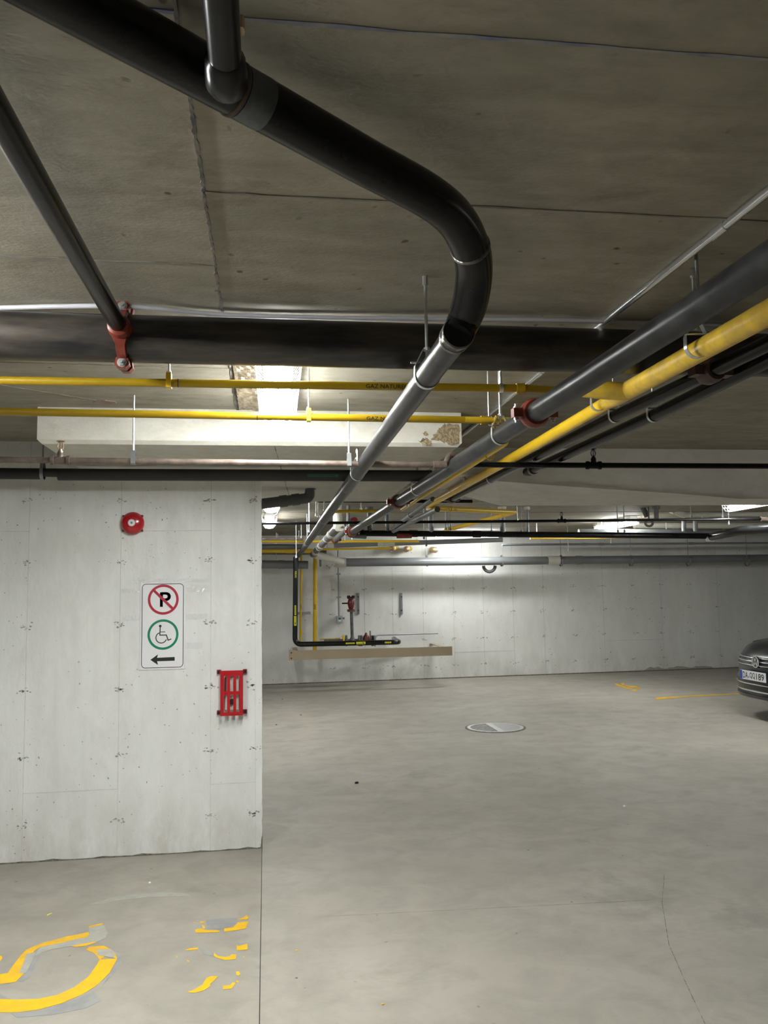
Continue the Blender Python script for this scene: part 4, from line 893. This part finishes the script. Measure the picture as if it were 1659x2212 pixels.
for x, x2, lb in ((774,775,'left of two bare steel strut channels on the far wall'),(868,870,'right of two bare steel strut channels on the far wall')):
    a, b = P(x,1281,Y=14.88), P(x2,1327,Y=14.88); t2 = thing('strut_channel', lb, 'bracket', b, 'bare strut channels on the far wall')
    MB().prism([(-.02,0),(.02,0),(.02,.04),(.012,.04),(.012,.008),(-.012,.008),(-.012,.04),(-.02,.04)], (a.x, yfar(a.x)-.04, b.z), (1,0,0), (0,1,0), (0,0,a.z-b.z)).build('channel', m_galvd, t2)
    for z in (a.z-.07, b.z+.07): MB().lathe((a.x, yfar(a.x)-.048, z), (0,1,0), [(0,.01),(.01,.01)], 6).build('bolt', m_gb, t2)

# ------------------------------------------------------------------ things on the white wall
def wdisc(name, c, r, y, th, m, par, n=40): return MB().prism([(math.cos(2*PI*k/n)*r, math.sin(2*PI*k/n)*r) for k in range(n)], (c[0], y, c[1]), (1,0,0), (0,0,1), (0,th,0)).build(name, m, par)
def wring(name, c, r0, r1, y, th, m, par, a0=0, a1=2*PI, n=48):
    v = []; f = []; full = abs(a1-a0-2*PI) < 1e-6; k = n if full else n+1
    for i in range(k):
        a = a0+(a1-a0)*i/n
        for r_, yy in ((r0,y),(r1,y),(r1,y+th),(r0,y+th)): v.append((c[0]+math.cos(a)*r_, yy, c[1]+math.sin(a)*r_))
    for i in range(n if full else n):
        j = (i+1) % k
        for q in range(4): q2 = (q+1) % 4; f.append((4*i+q, 4*i+q2, 4*j+q2, 4*j+q))
    if not full: f += [(0,1,2,3), (4*n,4*n+1,4*n+2,4*n+3)]
    return newobj(name, v, f, m, par)
def wpoly(name, poly, y, th, m, par): return MB().prism(poly, (0,y,0), (1,0,0), (0,0,1), (0,th,0)).build(name, m, par)
# bell
bc = P(286,1130,Y=YW-.03); t2 = thing('fire_bell', 'red round alarm bell on the white wall', 'bell', (bc.x, YW, bc.z))
MB().lathe((bc.x, YW, bc.z), (0,-1,0), [(0,.07),(.018,.07)], 24).build('back_box', m_redp, t2)
R_ = .073; prof = [(.012,R_),(.02,R_+.001)]+[(.02+.042*math.sin(a), R_*math.cos(a)+.0005) for a in [math.radians(x) for x in range(8, 84, 8)]]
sm(MB().lathe((bc.x, YW, bc.z), (0,-1,0), prof, 40).build('gong', m_redp, t2), 60)
MB().lathe((bc.x, YW-.0615, bc.z), (0,-1,0), [(0,.023),(.0025,.023)], 30).build('centre_label', m_sign, t2)
wring('centre_label_ring', (bc.x, bc.z), .0195, .0205, YW-.0645, .0005, m_black, t2)
MB().lathe((bc.x, YW-.064, bc.z), (0,-1,0), [(0,.008),(.006,.006)], 12).build('centre_screw', m_galvd, t2)
for a in (40, 140, 220, 320):
    a = math.radians(a); q = (bc.x+math.cos(a)*.076, YW, bc.z+math.sin(a)*.073); MB().box((q[0]-.007, YW-.02, q[2]-.007), (q[0]+.007, YW, q[2]+.007)).build('corner_lug', m_redd, t2)
# parking sign
sx, sz, sw, sh, sy = -.665, 1.440, .283, .563, YW-.006
t2 = thing('parking_sign', 'white no-parking sign with wheelchair symbol and left arrow on the wall', 'sign', (sx, YW, sz))
wpoly('sign_plate', [(sx-sw/2,sz-sh/2),(sx+sw/2,sz-sh/2),(sx+sw/2,sz+sh/2),(sx-sw/2,sz+sh/2)], sy, .004, m_sign, t2)
def rrect(cx, cz, w_, h_, r_, k=6):
    out = []
    for qx, qz, a0 in ((1,1,0),(-1,1,90),(-1,-1,180),(1,-1,270)):
        for i in range(k+1):
            a = math.radians(a0+90*i/k); out.append((cx+qx*(w_/2-r_)+math.cos(a)*r_, cz+qz*(h_/2-r_)+math.sin(a)*r_))
    return out
o_, i_ = rrect(sx, sz, sw-.018, sh-.020, .026), rrect(sx, sz, sw-.026, sh-.028, .022)
n = len(o_); v = [(x, sy-.0006, z) for x, z in o_+i_]; newobj('border_line', v, [(i, (i+1) % n, n+(i+1) % n, n+i) for i in range(n)], m_black, t2)
c1 = (sx+.003, sz+.168); c2 = (sx+.003, sz-.058)
place_text('P', .066, .094, (c1[0]+.012, sy-.0006, c1[1]), (1,0,0), (0,0,1), mat('sign_black', (.015,.015,.015), .4), t2, name='letter_p')
# thicken P
pb = bpy.data.materials['sign_black']
wpoly('letter_p_stem', [(c1[0]-.021,c1[1]-.047),(c1[0]-.003,c1[1]-.047),(c1[0]-.003,c1[1]+.047),(c1[0]-.021,c1[1]+.047)], sy-.0009, .0003, pb, t2)
wring('letter_p_bowl', (c1[0]+.019, c1[1]+.019), .013, .029, sy-.0009, .0003, pb, t2, -PI/2, PI/2, 20)
for z in (.040, -.002): wpoly('letter_p_bar', [(c1[0]-.01,c1[1]+z-.008),(c1[0]+.02,c1[1]+z-.008),(c1[0]+.02,c1[1]+z+.008),(c1[0]-.01,c1[1]+z+.008)], sy-.0009, .0003, pb, t2)
wring('red_circle', c1, .082, .098, sy-.0012, .0008, m_sred, t2)
dg = Vector((1,-1)).normalized(); nn = Vector((1,1)).normalized()
a, b = Vector(c1)-dg*.085, Vector(c1)+dg*.085
wpoly('red_slash', [tuple(a-nn*.0085), tuple(b-nn*.0085), tuple(b+nn*.0085), tuple(a+nn*.0085)], sy-.0016, .0008, m_sred, t2)
wring('green_circle', c2, .083, .098, sy-.0012, .0008, m_sgrn, t2)
def stroke(name, pts, wd, y, m, par):
    mb = MB()
    for i in range(len(pts)-1):
        a, b = Vector(pts[i]), Vector(pts[i+1]); d = (b-a).normalized(); nn = Vector((-d.y, d.x))*wd/2; e = d*wd/2*(1 if i < len(pts)-2 else 0); e0 = d*0
        mb.prism([tuple(a-e0-nn), tuple(b+e-nn), tuple(b+e+nn), tuple(a-e0+nn)], (0,y-.0001*i,0), (1,0,0), (0,0,1), (0,.0005,0))
    return mb.build(name, m, par)
S_ = .00072   # crop pixels of the symbol to metres
X_ = lambda x, y: (c2[0]+(x-972)*.001055, c2[1]-(y-915)*.001055)
wdisc('symbol_head', X_(955,863), .0085, sy-.001, .0006, pb, t2, 20)
stroke('symbol_figure', [X_(955,868), X_(953,918), X_(992,918), X_(1003,950), X_(1022,943)], .0065, sy-.0012, pb, t2)
stroke('symbol_arm', [X_(953,899), X_(985,899)], .0045, sy-.001, pb, t2)
wc = X_(962,934); wring('symbol_wheel', wc, .031, .037, sy-.001, .0006, pb, t2, math.radians(112), math.radians(340), 30)
az = sz-.218; wpoly('arrow', [(sx-.075,az),(sx-.027,az+.034),(sx-.033,az+.012),(sx+.078,az+.014),(sx+.078,az-.010),(sx-.033,az-.010),(sx-.027,az-.034)], sy-.001, .0006, pb, t2)
# tape strips holding the sign
random.seed(21)
for k, (x0, x1, z0, z1, lb) in enumerate(((-.86,-.35,1.718,1.742,'long wrinkled tape strip across the sign top'),(-.93,-.812,1.655,1.68,'short tape strip left of the sign top'),(-.515,-.35,1.655,1.70,'tape strip right of the sign top'),(-.92,-.812,1.475,1.505,'crumpled tape tail left of the sign middle'),(-.515,-.41,1.285,1.325,'tape tail right of the sign bottom'),(-.515,-.38,1.475,1.51,'tape strip right of the sign middle'))):
    n = 14; v = []; f = []
    for i in range(n+1):
        x = x0+(x1-x0)*i/n
        for z in (z0+random.uniform(-.003,.003), (z0+z1)/2, z1+random.uniform(-.003,.003)): v.append((x, YW-.0012-random.uniform(0,.002)-(.004 if k == 0 and sx-sw/2 < x < sx+sw/2 else 0), z))
    for i in range(n):
        for j in range(2): a = 3*i+j; f.append((a, a+3, a+4, a+1))
    o = newobj('tape_strip', v, f, m_tape); o.modifiers.new('s','SOLIDIFY').thickness = .0004; tag(o, lb, 'tape', 'tape strips around the sign')
# red cage
ra, rb_ = P(476,1449,Y=YW-.07), P(525,1545,Y=YW-.07)
x0, x1, z1, z0 = ra.x, rb_.x, ra.z, rb_.z; yf = YW-.075
t2 = thing('red_guard_cage', 'red slotted steel guard bolted over a device on the white wall', 'guard', ((x0+x1)/2, YW, z0))
W = x1-x0; H = z1-z0; col = [x0+W*k for k in (0,.16,.30,.43,.57,.70,.84,1)]; row = [z0, z0+H*.08, z0+H*.465, z0+H*.54, z0+H*.88, z1]
mb = MB()
def rbox(a, b, c, d): mb.box((a, yf, c), (b, yf+.004, d))
for k in (0, 2, 4, 6): rbox(col[k], col[k+1], z0, z1)
for a, b in ((row[0],row[1]),(row[2],row[3]),(row[4],row[5])):
    for k in (1, 3, 5): rbox(col[k], col[k+1], a, b)
mb.build('front_grille', m_redp, t2)
MB().box((x0, yf+.004, z0), (x0+.004, YW, z1)).build('side_plate', m_redp, t2); MB().box((x1-.004, yf+.004, z0), (x1, YW, z1)).build('side_plate', m_redp, t2)
for sx_, xx in ((-1, x0), (1, x1)):
    for z in (z0+.015, z1-.012): 
        e = MB().box((min(xx, xx+sx_*.024), YW-.02, z-.013), (max(xx, xx+sx_*.024), YW, z+.013)).build('mounting_ear', m_redd, t2)
        MB().lathe((xx+sx_*.013, YW-.026, z), (0,1,0), [(0,.005),(.006,.005)], 6).build('bolt', m_gb, e)
t3 = thing('wall_device', 'white device with small labels inside the red guard', 'device', ((x0+x1)/2, YW, z0+.05))
MB().box((x0+W*.2, YW-.045, z0+H*.12), (x1-W*.2, YW, z1-H*.1)).build('housing', m_pvcw, t3)
MB().box((x0+W*.2, YW-.047, z0+H*.48), (x0+W*.27, YW-.045, z1-H*.16)).build('label_strip', m_redd, t3)
MB().lathe(((x0+x1)/2, YW-.062, z0+H*.3), (0,1,0), [(0,.018),(.017,.018)], 16).build('knob', m_dark, t3)

# ------------------------------------------------------------------ floor paint, drain, crumbs
def floorpoly(mb, pts, z, h=.0004, off=(0,1580), k=2.676):
    q = [P(off[0]+x/k, off[1]+y/k, Z=0) for x, y in pts]
    mb.prism([(p.x, p.y) for p in q], (0,0,z), (1,0,0), (0,1,0), (0,0,h))
ringp = [(-330,1470),(-200,1560),(-100,1608),(0,1625),(100,1625),(220,1610),(350,1575),(470,1525),(560,1470),(630,1400),(665,1340),(677,1315),(600,1318),(575,1322),(560,1350),(510,1420),(430,1480),(330,1525),(220,1548),(100,1552),(0,1548),(-100,1530),(-180,1490),(-260,1430)]
ringw = [(677,1315),(668,1288),(640,1260),(600,1240),(520,1245),(495,1263),(540,1280),(562,1300),(575,1322),(610,1300),(640,1306)]
t2 = thing('wheelchair_marking', 'large yellow wheelchair symbol painted on the floor at lower left', 'marking', P(60,2120,Z=0))
mb = MB(); floorpoly(mb, ringp, .0010); mb.build('painted_wheel', m_fpaint, t2)
mb = MB(); floorpoly(mb, ringw, .0010); mb.build('worn_wheel_end', m_fpaint, t2)
mb = MB(); floorpoly(mb, [(560,1262),(640,1262),(665,1290),(655,1312),(600,1300),(565,1295)], .0015); mb.build('scuffed_area', m_ghost, t2); mb = MB(); floorpoly(mb, [(150,1290),(205,1280),(185,1330),(150,1400),(110,1398),(140,1330)], .0015) ; mb.build('scuffed_area', m_ghost, t2)
mb = MB(); floorpoly(mb, [(-260,1420),(0,1405),(45,1398),(75,1355),(120,1295),(150,1265),(190,1245),(250,1222),(330,1202),(390,1185),(450,1175),(512,1160),(517,1180),(500,1192),(440,1202),(350,1225),(300,1234),(230,1250),(200,1268),(185,1290),(165,1330),(140,1400),(90,1450),(0,1462),(-260,1475)], .0010); mb.build('painted_figure', m_fpaint, t2)
mb = MB(); floorpoly(mb, [(510,1128),(590,1110),(597,1118),(515,1137)], .0012); floorpoly(mb, [(410,1243),(480,1228),(550,1217),(558,1222),(500,1240),(440,1248)], .0012); floorpoly(mb, [(-60,1300),(10,1298),(14,1312),(0,1330),(-60,1335)], .001); mb.build('paint_edge', m_fpaint, t2)
mb = MB(); floorpoly(mb, [(515,1137),(597,1118),(622,1160),(610,1195),(558,1218),(410,1243),(300,1262),(240,1280),(200,1300),(230,1250),(350,1222),(440,1202),(517,1185)], .0008); mb.build('ghost_paint', m_ghost, t2)
mb = MB(); floorpoly(mb, [(200,1285),(245,1275),(205,1345),(175,1420),(130,1450),(105,1445),(150,1395),(180,1330)], .0005); floorpoly(mb, [(0,1520),(60,1548),(0,1550)], .0005); floorpoly(mb, [(620,1250),(700,1290),(700,1340),(660,1400),(590,1470),(650,1380),(680,1320)], .0005)
floorpoly(mb, [(60,1630),(240,1615),(420,1555),(540,1500),(580,1560),(500,1600),(300,1640),(100,1655)], .0004); mb.build('dark_halo', m_bluegrey, t2)
t2 = thing('stencil_marking', 'broken yellow stencilled letters flaking off the floor', 'marking', P(480,2060,Z=0))
ST = [[(1128,1148),(1150,1140),(1200,1150),(1250,1150),(1268,1152),(1265,1162),(1130,1165)],[(1296,1140),(1350,1133),(1375,1105),(1438,1100),(1420,1140),(1370,1150),(1296,1160)],[(1372,1090),(1410,1075),(1425,1062),(1440,1078),(1430,1088)],
 [(1155,1100),(1183,1098),(1180,1108),(1157,1110)],[(1115,1105),(1128,1104),(1124,1112)],[(1165,1118),(1182,1125),(1187,1140),(1172,1140)],[(1075,1262),(1100,1255),(1145,1250),(1143,1262),(1075,1268)],
 [(1237,1280),(1260,1300),(1300,1305),(1330,1300),(1335,1290),(1367,1290),(1362,1318),(1300,1323),(1255,1310),(1235,1298)],[(1368,1235),(1380,1242),(1430,1228),(1432,1262),(1368,1268)],[(1075,1322),(1097,1328),(1088,1335)],
 [(1077,1510),(1120,1495),(1170,1465),(1195,1425),(1225,1415),(1262,1417),(1240,1440),(1215,1460),(1215,1475),(1180,1498),(1130,1512)],[(1290,1472),(1330,1468),(1345,1452),(1362,1455),(1340,1488),(1288,1494)],[(1365,1388),(1380,1388),(1392,1405),(1378,1415),(1366,1408)],[(1366,1443),(1380,1442),(1378,1455),(1366,1452)],[(1018,1300),(1025,1298),(1022,1312)],[(1403,1300),(1413,1300),(1410,1314)]]
for q in ST: mb = MB(); floorpoly(mb, q, .001); mb.build('paint_fragment', m_fpaint, t2)
mb = MB(); floorpoly(mb, [(1190,1090),(1260,1082),(1370,1080),(1365,1110),(1330,1132),(1270,1145),(1200,1140)], .0005); mb.build('dark_ghost', m_bluegrey, t2); mb = MB(); floorpoly(mb, [(1150,1250),(1200,1262),(1240,1285),(1230,1300),(1180,1290)], .0005); mb.build('dark_ghost', m_bluegrey, t2)
mb = MB(); floorpoly(mb, [(300,1050),(303,1052),(270,1068),(275,1058)], .001)
tag(mb.build('paint_speck', m_stick), 'tiny yellow-green paint speck on the floor above the wheelchair symbol', 'marking')
mb = MB(); floorpoly(mb, [(520,1000),(650,960),(800,940),(930,930),(1060,935),(1110,950),(1000,955),(850,960),(700,975),(580,1000)], .0004)
tag(mb.build('scuff_arc', m_ghost), 'pale curved scuff on the floor in front of the white wall', 'marking')
mb = MB(); floorpoly(mb, [(200,1000),(900,985),(1180,980),(1181,984),(900,992),(620,1002),(560,1018),(205,1010)], .0008, off=(1380,1340), k=5.946) if False else floorpoly(mb, [(200,1008),(230,992),(560,975),(800,960),(1000,953),(1400,935),(1400,944),(1000,965),(800,972),(560,988),(240,1018)], .0008, off=(1380,1340), k=5.946)
tag(mb.build('parking_line', m_fpaint), 'thin yellow parking line on the far floor running to the car', 'marking')
t2 = thing('far_stencil_marking', 'worn small yellow stencil on the far floor left of the parking line', 'marking', P(1355,1484,Z=0))
for q in ([(880,178),(900,181),(925,190),(960,198),(975,206),(950,205),(900,192)],[(915,178),(930,176),(935,186),(922,188)],[(930,190),(990,192),(1010,198),(1012,206),(990,200),(940,197)],[(960,212),(990,208),(1000,214),(985,217)],[(990,198),(1012,204),(1010,209),(995,206)]):
    mb = MB(); floorpoly(mb, q, .0008, off=(950,1400), k=2.34); mb.build('paint_fragment', m_fpaint, t2)
# floor drain
dc = P(1070,1572,Z=0); RD = .345; t2 = thing('floor_drain', 'round iron drain grate set in the floor', 'drain', dc)
def fring(name, r0, r1, z0, z1, m, par, n=48):
    v = []; f = []
    for i in range(n):
        a = 2*PI*i/n
        for r_, z in ((r0,z0),(r1,z0),(r1,z1),(r0,z1)): v.append((dc.x+math.cos(a)*r_, dc.y+math.sin(a)*r_, z))
    for i in range(n):
        j = (i+1) % n
        for q in range(4): q2 = (q+1) % 4; f.append((4*i+q, 4*i+q2, 4*j+q2, 4*j+q))
    return newobj(name, v, f, m, par)
disc('pit', (dc.x, dc.y, .0015), RD, 40, m_dark, t2, h=.001)
fring('outer_frame', RD-.012, RD+.012, 0, .004, m_dirt, t2); fring('rim', RD-.05, RD-.014, .001, .007, m_iron, t2)
RI = RD-.045
for i in range(13):
    y = -RI+.03+i*(2*RI-.06)/12; xe = math.sqrt(max(RI*RI-y*y, 0))
    MB().box((dc.x-xe, dc.y+y-.009, .0015), (dc.x+.00, dc.y+y+.007, .006)).build('slat', m_iron, t2)
MB().box((dc.x-.04, dc.y-RI, .0015), (dc.x+.03, dc.y+RI, .0065)).build('cross_bar', m_iron, t2)
MB().prism([(dc.x+.03, dc.y-RI)]+[(dc.x+math.cos(a)*RI, dc.y+math.sin(a)*RI) for a in [-PI/2+.1+(PI-.2)*i/18 for i in range(19)]]+[(dc.x+.03, dc.y+RI)], (0,0,.0015), (1,0,0), (0,1,0), (0,0,.004)).build('reflection_plate', mat('reflection_grey', (.30,.30,.30), .5, .3), t2)  # solid grey stands in for light reflected off the slats of this half
# crumbs
random.seed(31)
def crumb(x, y, r_, m, lb, g_=None):
    c = P(x, y, Z=0); v = []; mb = MB(); mb.lathe((c.x, c.y, 0), (0,0,1), [(0,r_),(r_*.5,r_*1.1),(r_*.8,r_*.5)], 6)
    for i, q in enumerate(mb.v): q.x += random.uniform(-.3,.3)*r_; q.y += random.uniform(-.3,.3)*r_
    tag(mb.build('crumb', m), lb, 'debris', g_)
crumb(771, 1692, .017, m_gb, 'small black plastic scrap on the middle of the floor')
crumb(323, 1908, .008, m_plate, 'tiny white pebble on the floor under the white wall')
crumb(1349, 1742, .010, m_plate, 'small white crumb beyond the thin floor crack, right')
crumb(641, 2054, .006, m_yelw, 'tiny straw-coloured crumb right of the flaking letters')
crumb(827, 2170, .006, m_yelw, 'tiny yellow crumb near the bottom middle of the floor')
for x, y, lb in ((610,1511,'closest to the far wall base'),(597,1566,'closest to the white wall corner'),(650,1545,'farthest right')): crumb(x, y, .012, m_dirt, 'dark grit crumb past the white wall corner, '+lb, 'dark grit past the wall corner')
for x, y, a in ((1176,1562,.06),): 
    c = P(x, y, Z=0); tag(MB().box((c.x-a, c.y-.02, 0), (c.x+a, c.y+.02, .0006)).build('pale_mark', m_ghost), 'short pale mark on the floor right of the drain', 'marking')

# ------------------------------------------------------------------ car
lg = P(1632, 1430, Z=.70); CX, CY = lg.x-.02, lg.y
car = thing('parked_car', 'dark grey saloon car parked at the right edge, nose pointing left', 'car', (CX, CY, 0))
LEN, HW = 4.65, .90
def nose(y, z):
    t = abs(y)/HW; sw_ = .30*t**2.8+.08*t*t
    prof = .05 if z < .3 else 0
    zp = max(0, z-.62)
    return .04*max(0, .45-z)/.25+sw_+zp*zp*2.2 + (.03 if z > .5 else 0)
def ztop(x): 
    pts_ = [(0,.72),(.12,.78),(.35,.86),(.8,.93),(1.3,.99),(2.5,1.0),(3.6,1.02),(4.3,1.05),(4.65,1.02)]
    for i in range(len(pts_)-1):
        if x <= pts_[i+1][0]: t = (x-pts_[i][0])/(pts_[i+1][0]-pts_[i][0]); return pts_[i][1]+(pts_[i+1][1]-pts_[i][1])*max(t, 0)
    return 1.02
ys = [i/10 for i in range(-10, 11)]; rows = 14; xs_side = [ .55+ (LEN-.35-.55)*i/18 for i in range(19)]
def outline(t):
    """closed loop of (x, y) from the nose left corner round; t = 0 bottom .. 1 shoulder"""
    out = []
    for y in ys: out.append(('n', y*HW*.995))
    for x in xs_side: out.append(('r', x))
    for y in ys[::-1]: out.append(('t', y*HW*.97))
    for x in xs_side[::-1]: out.append(('l', x))
    return out
ol = outline(0); v = []; nO = len(ol)
for r_ in range(rows+1):
    t = r_/rows
    for kind, q in ol:
        z0_ = .26
        if kind == 'n':
            y = q; z = z0_+(ztop(.05+.5*abs(y/HW)**2.6)-.02-z0_)*t; x = nose(y, z)
            inset = .02*math.cos(t*PI)**2; y = y*(1-.03*(1-math.sin(t*PI*.8+.3)))
        elif kind == 't':
            y = q; z = z0_+(ztop(LEN)-z0_)*t; x = LEN-.25*abs(y/HW)**3-.06*abs(t-.55)*2
        else:
            x = q; z = z0_+(ztop(x)-z0_)*t; b_ = HW*(1-.05*abs(t-.45)**1.5*2); y = b_*(1 if kind == 'r' else -1)
            if x > 3.9: y *= 1-.05*((x-3.9)/.6)**2
        v.append((x, y, z))
f = []
for r_ in range(rows):
    for k in range(nO): k2 = (k+1) % nO; f.append((r_*nO+k, r_*nO+k2, (r_+1)*nO+k2, (r_+1)*nO+k))
# top cap: shrink rings toward the axis
last = rows*nO
loop = [Vector(q) for q in v[last:last+nO]]
for j in range(1, 6):
    s_ = 1-j/5*.98
    for q in loop:
        crown = .045*(1-s_*s_); xx = max(q.x, 0)
        cxx = min(max(q.x, .45), LEN-.45); nx_ = cxx+(q.x-cxx)*s_
        v.append((nx_, q.y*s_, q.z+crown if 0 else ztop(nx_)+crown))
    a, b = last+(j-1)*nO, last+j*nO
    for k in range(nO): k2 = (k+1) % nO; f.append((a+k, a+k2, b+k2, b+k))
f.append(tuple(range(nO))[::-1]); f.append(tuple(range(last+5*nO, last+6*nO)))
v = [Vector(q)+Vector((CX, CY, 0)) for q in v]
body = newobj('body', v, f, m_car, car, True)
WX = (.93, 3.62)
for x in WX:
    cu = MB().lathe((CX+x, CY-1.2, .33), (0,1,0), [(0,.37),(2.4,.37)], 32).build('cut', m_dark)
    md = body.modifiers.new('b', 'BOOLEAN'); md.object = cu; md.operation = 'DIFFERENCE'; md.solver = 'EXACT'
    dgp = bpy.context.evaluated_depsgraph_get(); dgp.update(); nm = bpy.data.meshes.new_from_object(body.evaluated_get(dgp)); body.modifiers.clear(); body.data = nm; bpy.data.objects.remove(cu)
for x in WX:
    for s_ in (-1, 1):
        yc = CY+s_*.78
        wh = sm(MB().lathe((CX+x, yc-.10, .33), (0,1,0), [(0,.20),(.01,.30),(.03,.33),(.17,.33),(.19,.30),(.20,.20)], 32).build('wheel', m_tyre, car), 40)
        sm(MB().lathe((CX+x, yc+s_*.06-.045, .33), (0,1,0), [(0,.19),(.02,.215),(.07,.215),(.09,.19)], 28).build('rim', m_gb, wh), 40)
for x in WX:
    for s_ in (-1, 1):
        for k in range(5):
            a = 2*PI*k/5; d_ = Vector((math.cos(a), 0, math.sin(a))); e_ = Vector((-math.sin(a), 0, math.cos(a)))
            MB().obox(Vector((CX+x, CY+s_*.885, .33))+d_*.1, d_*.095, e_*.022, Vector((0,.012,0))).build('spoke', m_chrome, car)
MB().box((CX+.5, CY-.68, .18), (CX+4.2, CY+.68, .7)).build('underbody', m_dark, car)
# greenhouse
gh = [(1.25,.995,.80),(1.95,1.40,.60),(2.5,1.46,.58),(3.3,1.42,.58),(4.15,1.05,.76)]
v = []; f = []
for x, z, h_ in gh: v += [(CX+x,CY-h_,z),(CX+x,CY-h_*.5,z+.03),(CX+x,CY+h_*.5,z+.03),(CX+x,CY+h_,z)]
n_ = len(gh)
for i in range(n_-1):
    for k in range(3): f.append((4*i+k, 4*i+k+1, 4*i+5+k, 4*i+4+k))
lo = len(v)
for x, z, h_ in gh: v += [(CX+x,CY-.82,.97),(CX+x,CY+.82,.97)]
for i in range(n_-1): f += [(4*i, 4*i+4, lo+2*i+2, lo+2*i), (4*i+3, lo+2*i+1, lo+2*i+3, 4*i+7), (lo+2*i, lo+2*i+2, lo+2*i+3, lo+2*i+1)]
newobj('glasshouse', v, f, m_glass, car, True)
mb = MB(); v = []
for x, z, h_ in gh[1:4]: v += [(CX+x,CY-h_-.01,z+.004),(CX+x,CY-h_*.5,z+.036),(CX+x,CY+h_*.5,z+.036),(CX+x,CY+h_+.01,z+.004)]
newobj('roof', v, [(4*i+k, 4*i+k+1, 4*i+5+k, 4*i+4+k) for i in range(2) for k in range(3)], m_car, car, True).modifiers.new('s','SOLIDIFY').thickness = .02
# nose details follow the nose surface
def nstrip(name, y0, y1, z0, z1, d, m, par=None, n=20, back=.02):
    v = []; f = []
    for i in range(n+1):
        y = y0+(y1-y0)*i/n
        for z, dd in ((z0,-d),(z1,-d),(z1,back),(z0,back)): v.append((CX+nose(y, z)+dd, CY+y, z))
    for i in range(n):
        for k in range(4): k2 = (k+1) % 4; f.append((4*i+k, 4*i+k2, 4*i+4+k2, 4*i+4+k))
    f += [(0,1,2,3), (4*n,4*n+1,4*n+2,4*n+3)]
    return newobj(name, v, f, m, par or car)
gr = nstrip('grille', -.60, .60, .635, .775-.02, .004, m_gb)
for z in (.742, .700, .655): nstrip('grille_bar', -.60, .60, z-.0035, z+.0035, .012, m_chrome, gr)
for s_ in (-1, 1):
    h = nstrip('headlamp', s_*.61, s_*.86, .655, .745, .006, m_hl)
nstrip('bumper_lip', -.80, .80, .265, .30, .03, m_car)
ik = nstrip('lower_intake', -.70, .70, .36, .475, .004, m_gb)
nstrip('intake_bar', -.74, .74, .425, .436, .012, m_chrome, ik); nstrip('intake_bar', -.74, .74, .340, .354, .016, m_chrome, ik)
# emblem: chrome ring with a V over a W
ex = CX+nose(0,.70)-.022; em = sm(MB().lathe((ex-.004, CY, .70), (1,0,0), [(0,.066),(.006,.068),(.02,.068)], 36).build('emblem', m_gb, car), 40)
def ering(r0, r1, x):
    v = []; f = []; n = 36
    for i in range(n):
        a = 2*PI*i/n
        for r_, xx in ((r0,x),(r1,x),(r1,x+.006),(r0,x+.006)): v.append((xx, CY+math.cos(a)*r_, .70+math.sin(a)*r_))
    for i in range(n):
        j = (i+1) % n
        for q in range(4): q2 = (q+1) % 4; f.append((4*i+q, 4*i+q2, 4*j+q2, 4*j+q))
    return newobj('emblem_ring', v, f, m_chrome, em)
ering(.058, .070, ex-.009)
def estroke(pts, wd=.010):
    mb = MB()
    for i in range(len(pts)-1):
        a, b = Vector(pts[i]), Vector(pts[i+1]); d = (b-a).normalized(); nn = Vector((-d.y, d.x))*wd/2
        mb.prism([tuple(a-nn), tuple(b-nn), tuple(b+nn), tuple(a+nn)], (ex-.009, CY, .70), (0,-1,0), (0,0,1), (.005,0,0))
    mb.build('emblem_letter', m_chrome, em)
estroke([(-.028,.054),(0,.007),(.028,.054)], .012); estroke([(-.050,.028),(-.024,-.047),(0,.0),(.024,-.047),(.050,.028)], .012)
# number plate
px_ = CX+nose(0,.53)-.06; pz = .535
pl = MB().box((px_, CY-.26, pz-.055), (px_+.008, CY+.26, pz+.055)).build('number_plate', m_plate, car)
MB().box((px_-.001, CY+.215, pz-.053), (px_, CY+.258, pz+.053)).build('blue_band', m_blue, pl)
U_ = Vector((0,-1,0)); V_ = Vector((0,0,1))
place_text('DA', .105, .078, (px_-.0005, CY+.148, pz), U_, V_, m_black, pl)
place_text('QQ', .11, .078, (px_-.0005, CY+.002, pz), U_, V_, m_black, pl)
place_text('189', .155, .078, (px_-.0005, CY-.155, pz), U_, V_, m_black, pl)
MB().lathe((px_-.0015, CY+.078, pz-.02), (1,0,0), [(0,.010),(.001,.010)], 16).build('plate_seal', m_greyp, pl)
mir = sm(MB().lathe((CX+1.55, CY-1.02, 1.0), (0,1,0), [(0,.05),(.02,.085),(.12,.085),(.16,.05)], 16).build('mirror', m_car, car), 40)
sm(MB().lathe((CX+1.9, CY+.86, .99), (0,1,0), [(0,.05),(.02,.085),(.12,.085),(.16,.05)], 16).build('mirror', m_car, car), 40)

# more rods that carry the far lines
for x, y, Y, lb in ((1160,1163,12.4,'rod at the left end of the bright yellow line on the right'),(1440,1160,12.4,'rod at the right end of the bright yellow line on the right'),(597,1219,14.1,'rod on the low far drain past the white wall edge'),(780,1104,8.2,'rod on the short yellow pipe by the clean-out drain'),(600,1192,14.3,'rod on the high grey pipe past the white wall edge'),(745,1184,14.0,'rod on the yellow line left of its round stub'),(760,1176,12.6,'rod on the grey pipe with pale couplings'),(1320,1175,14.2,'rod on the thin grey pipe near the far wall'),(1600,1133,12.6,'rod on the big pale pipe at the right edge'),(1300,1149,11.5,'rod on the grey run behind the glaring light')):
    drop_rod(x, 0, y, Y, lb)
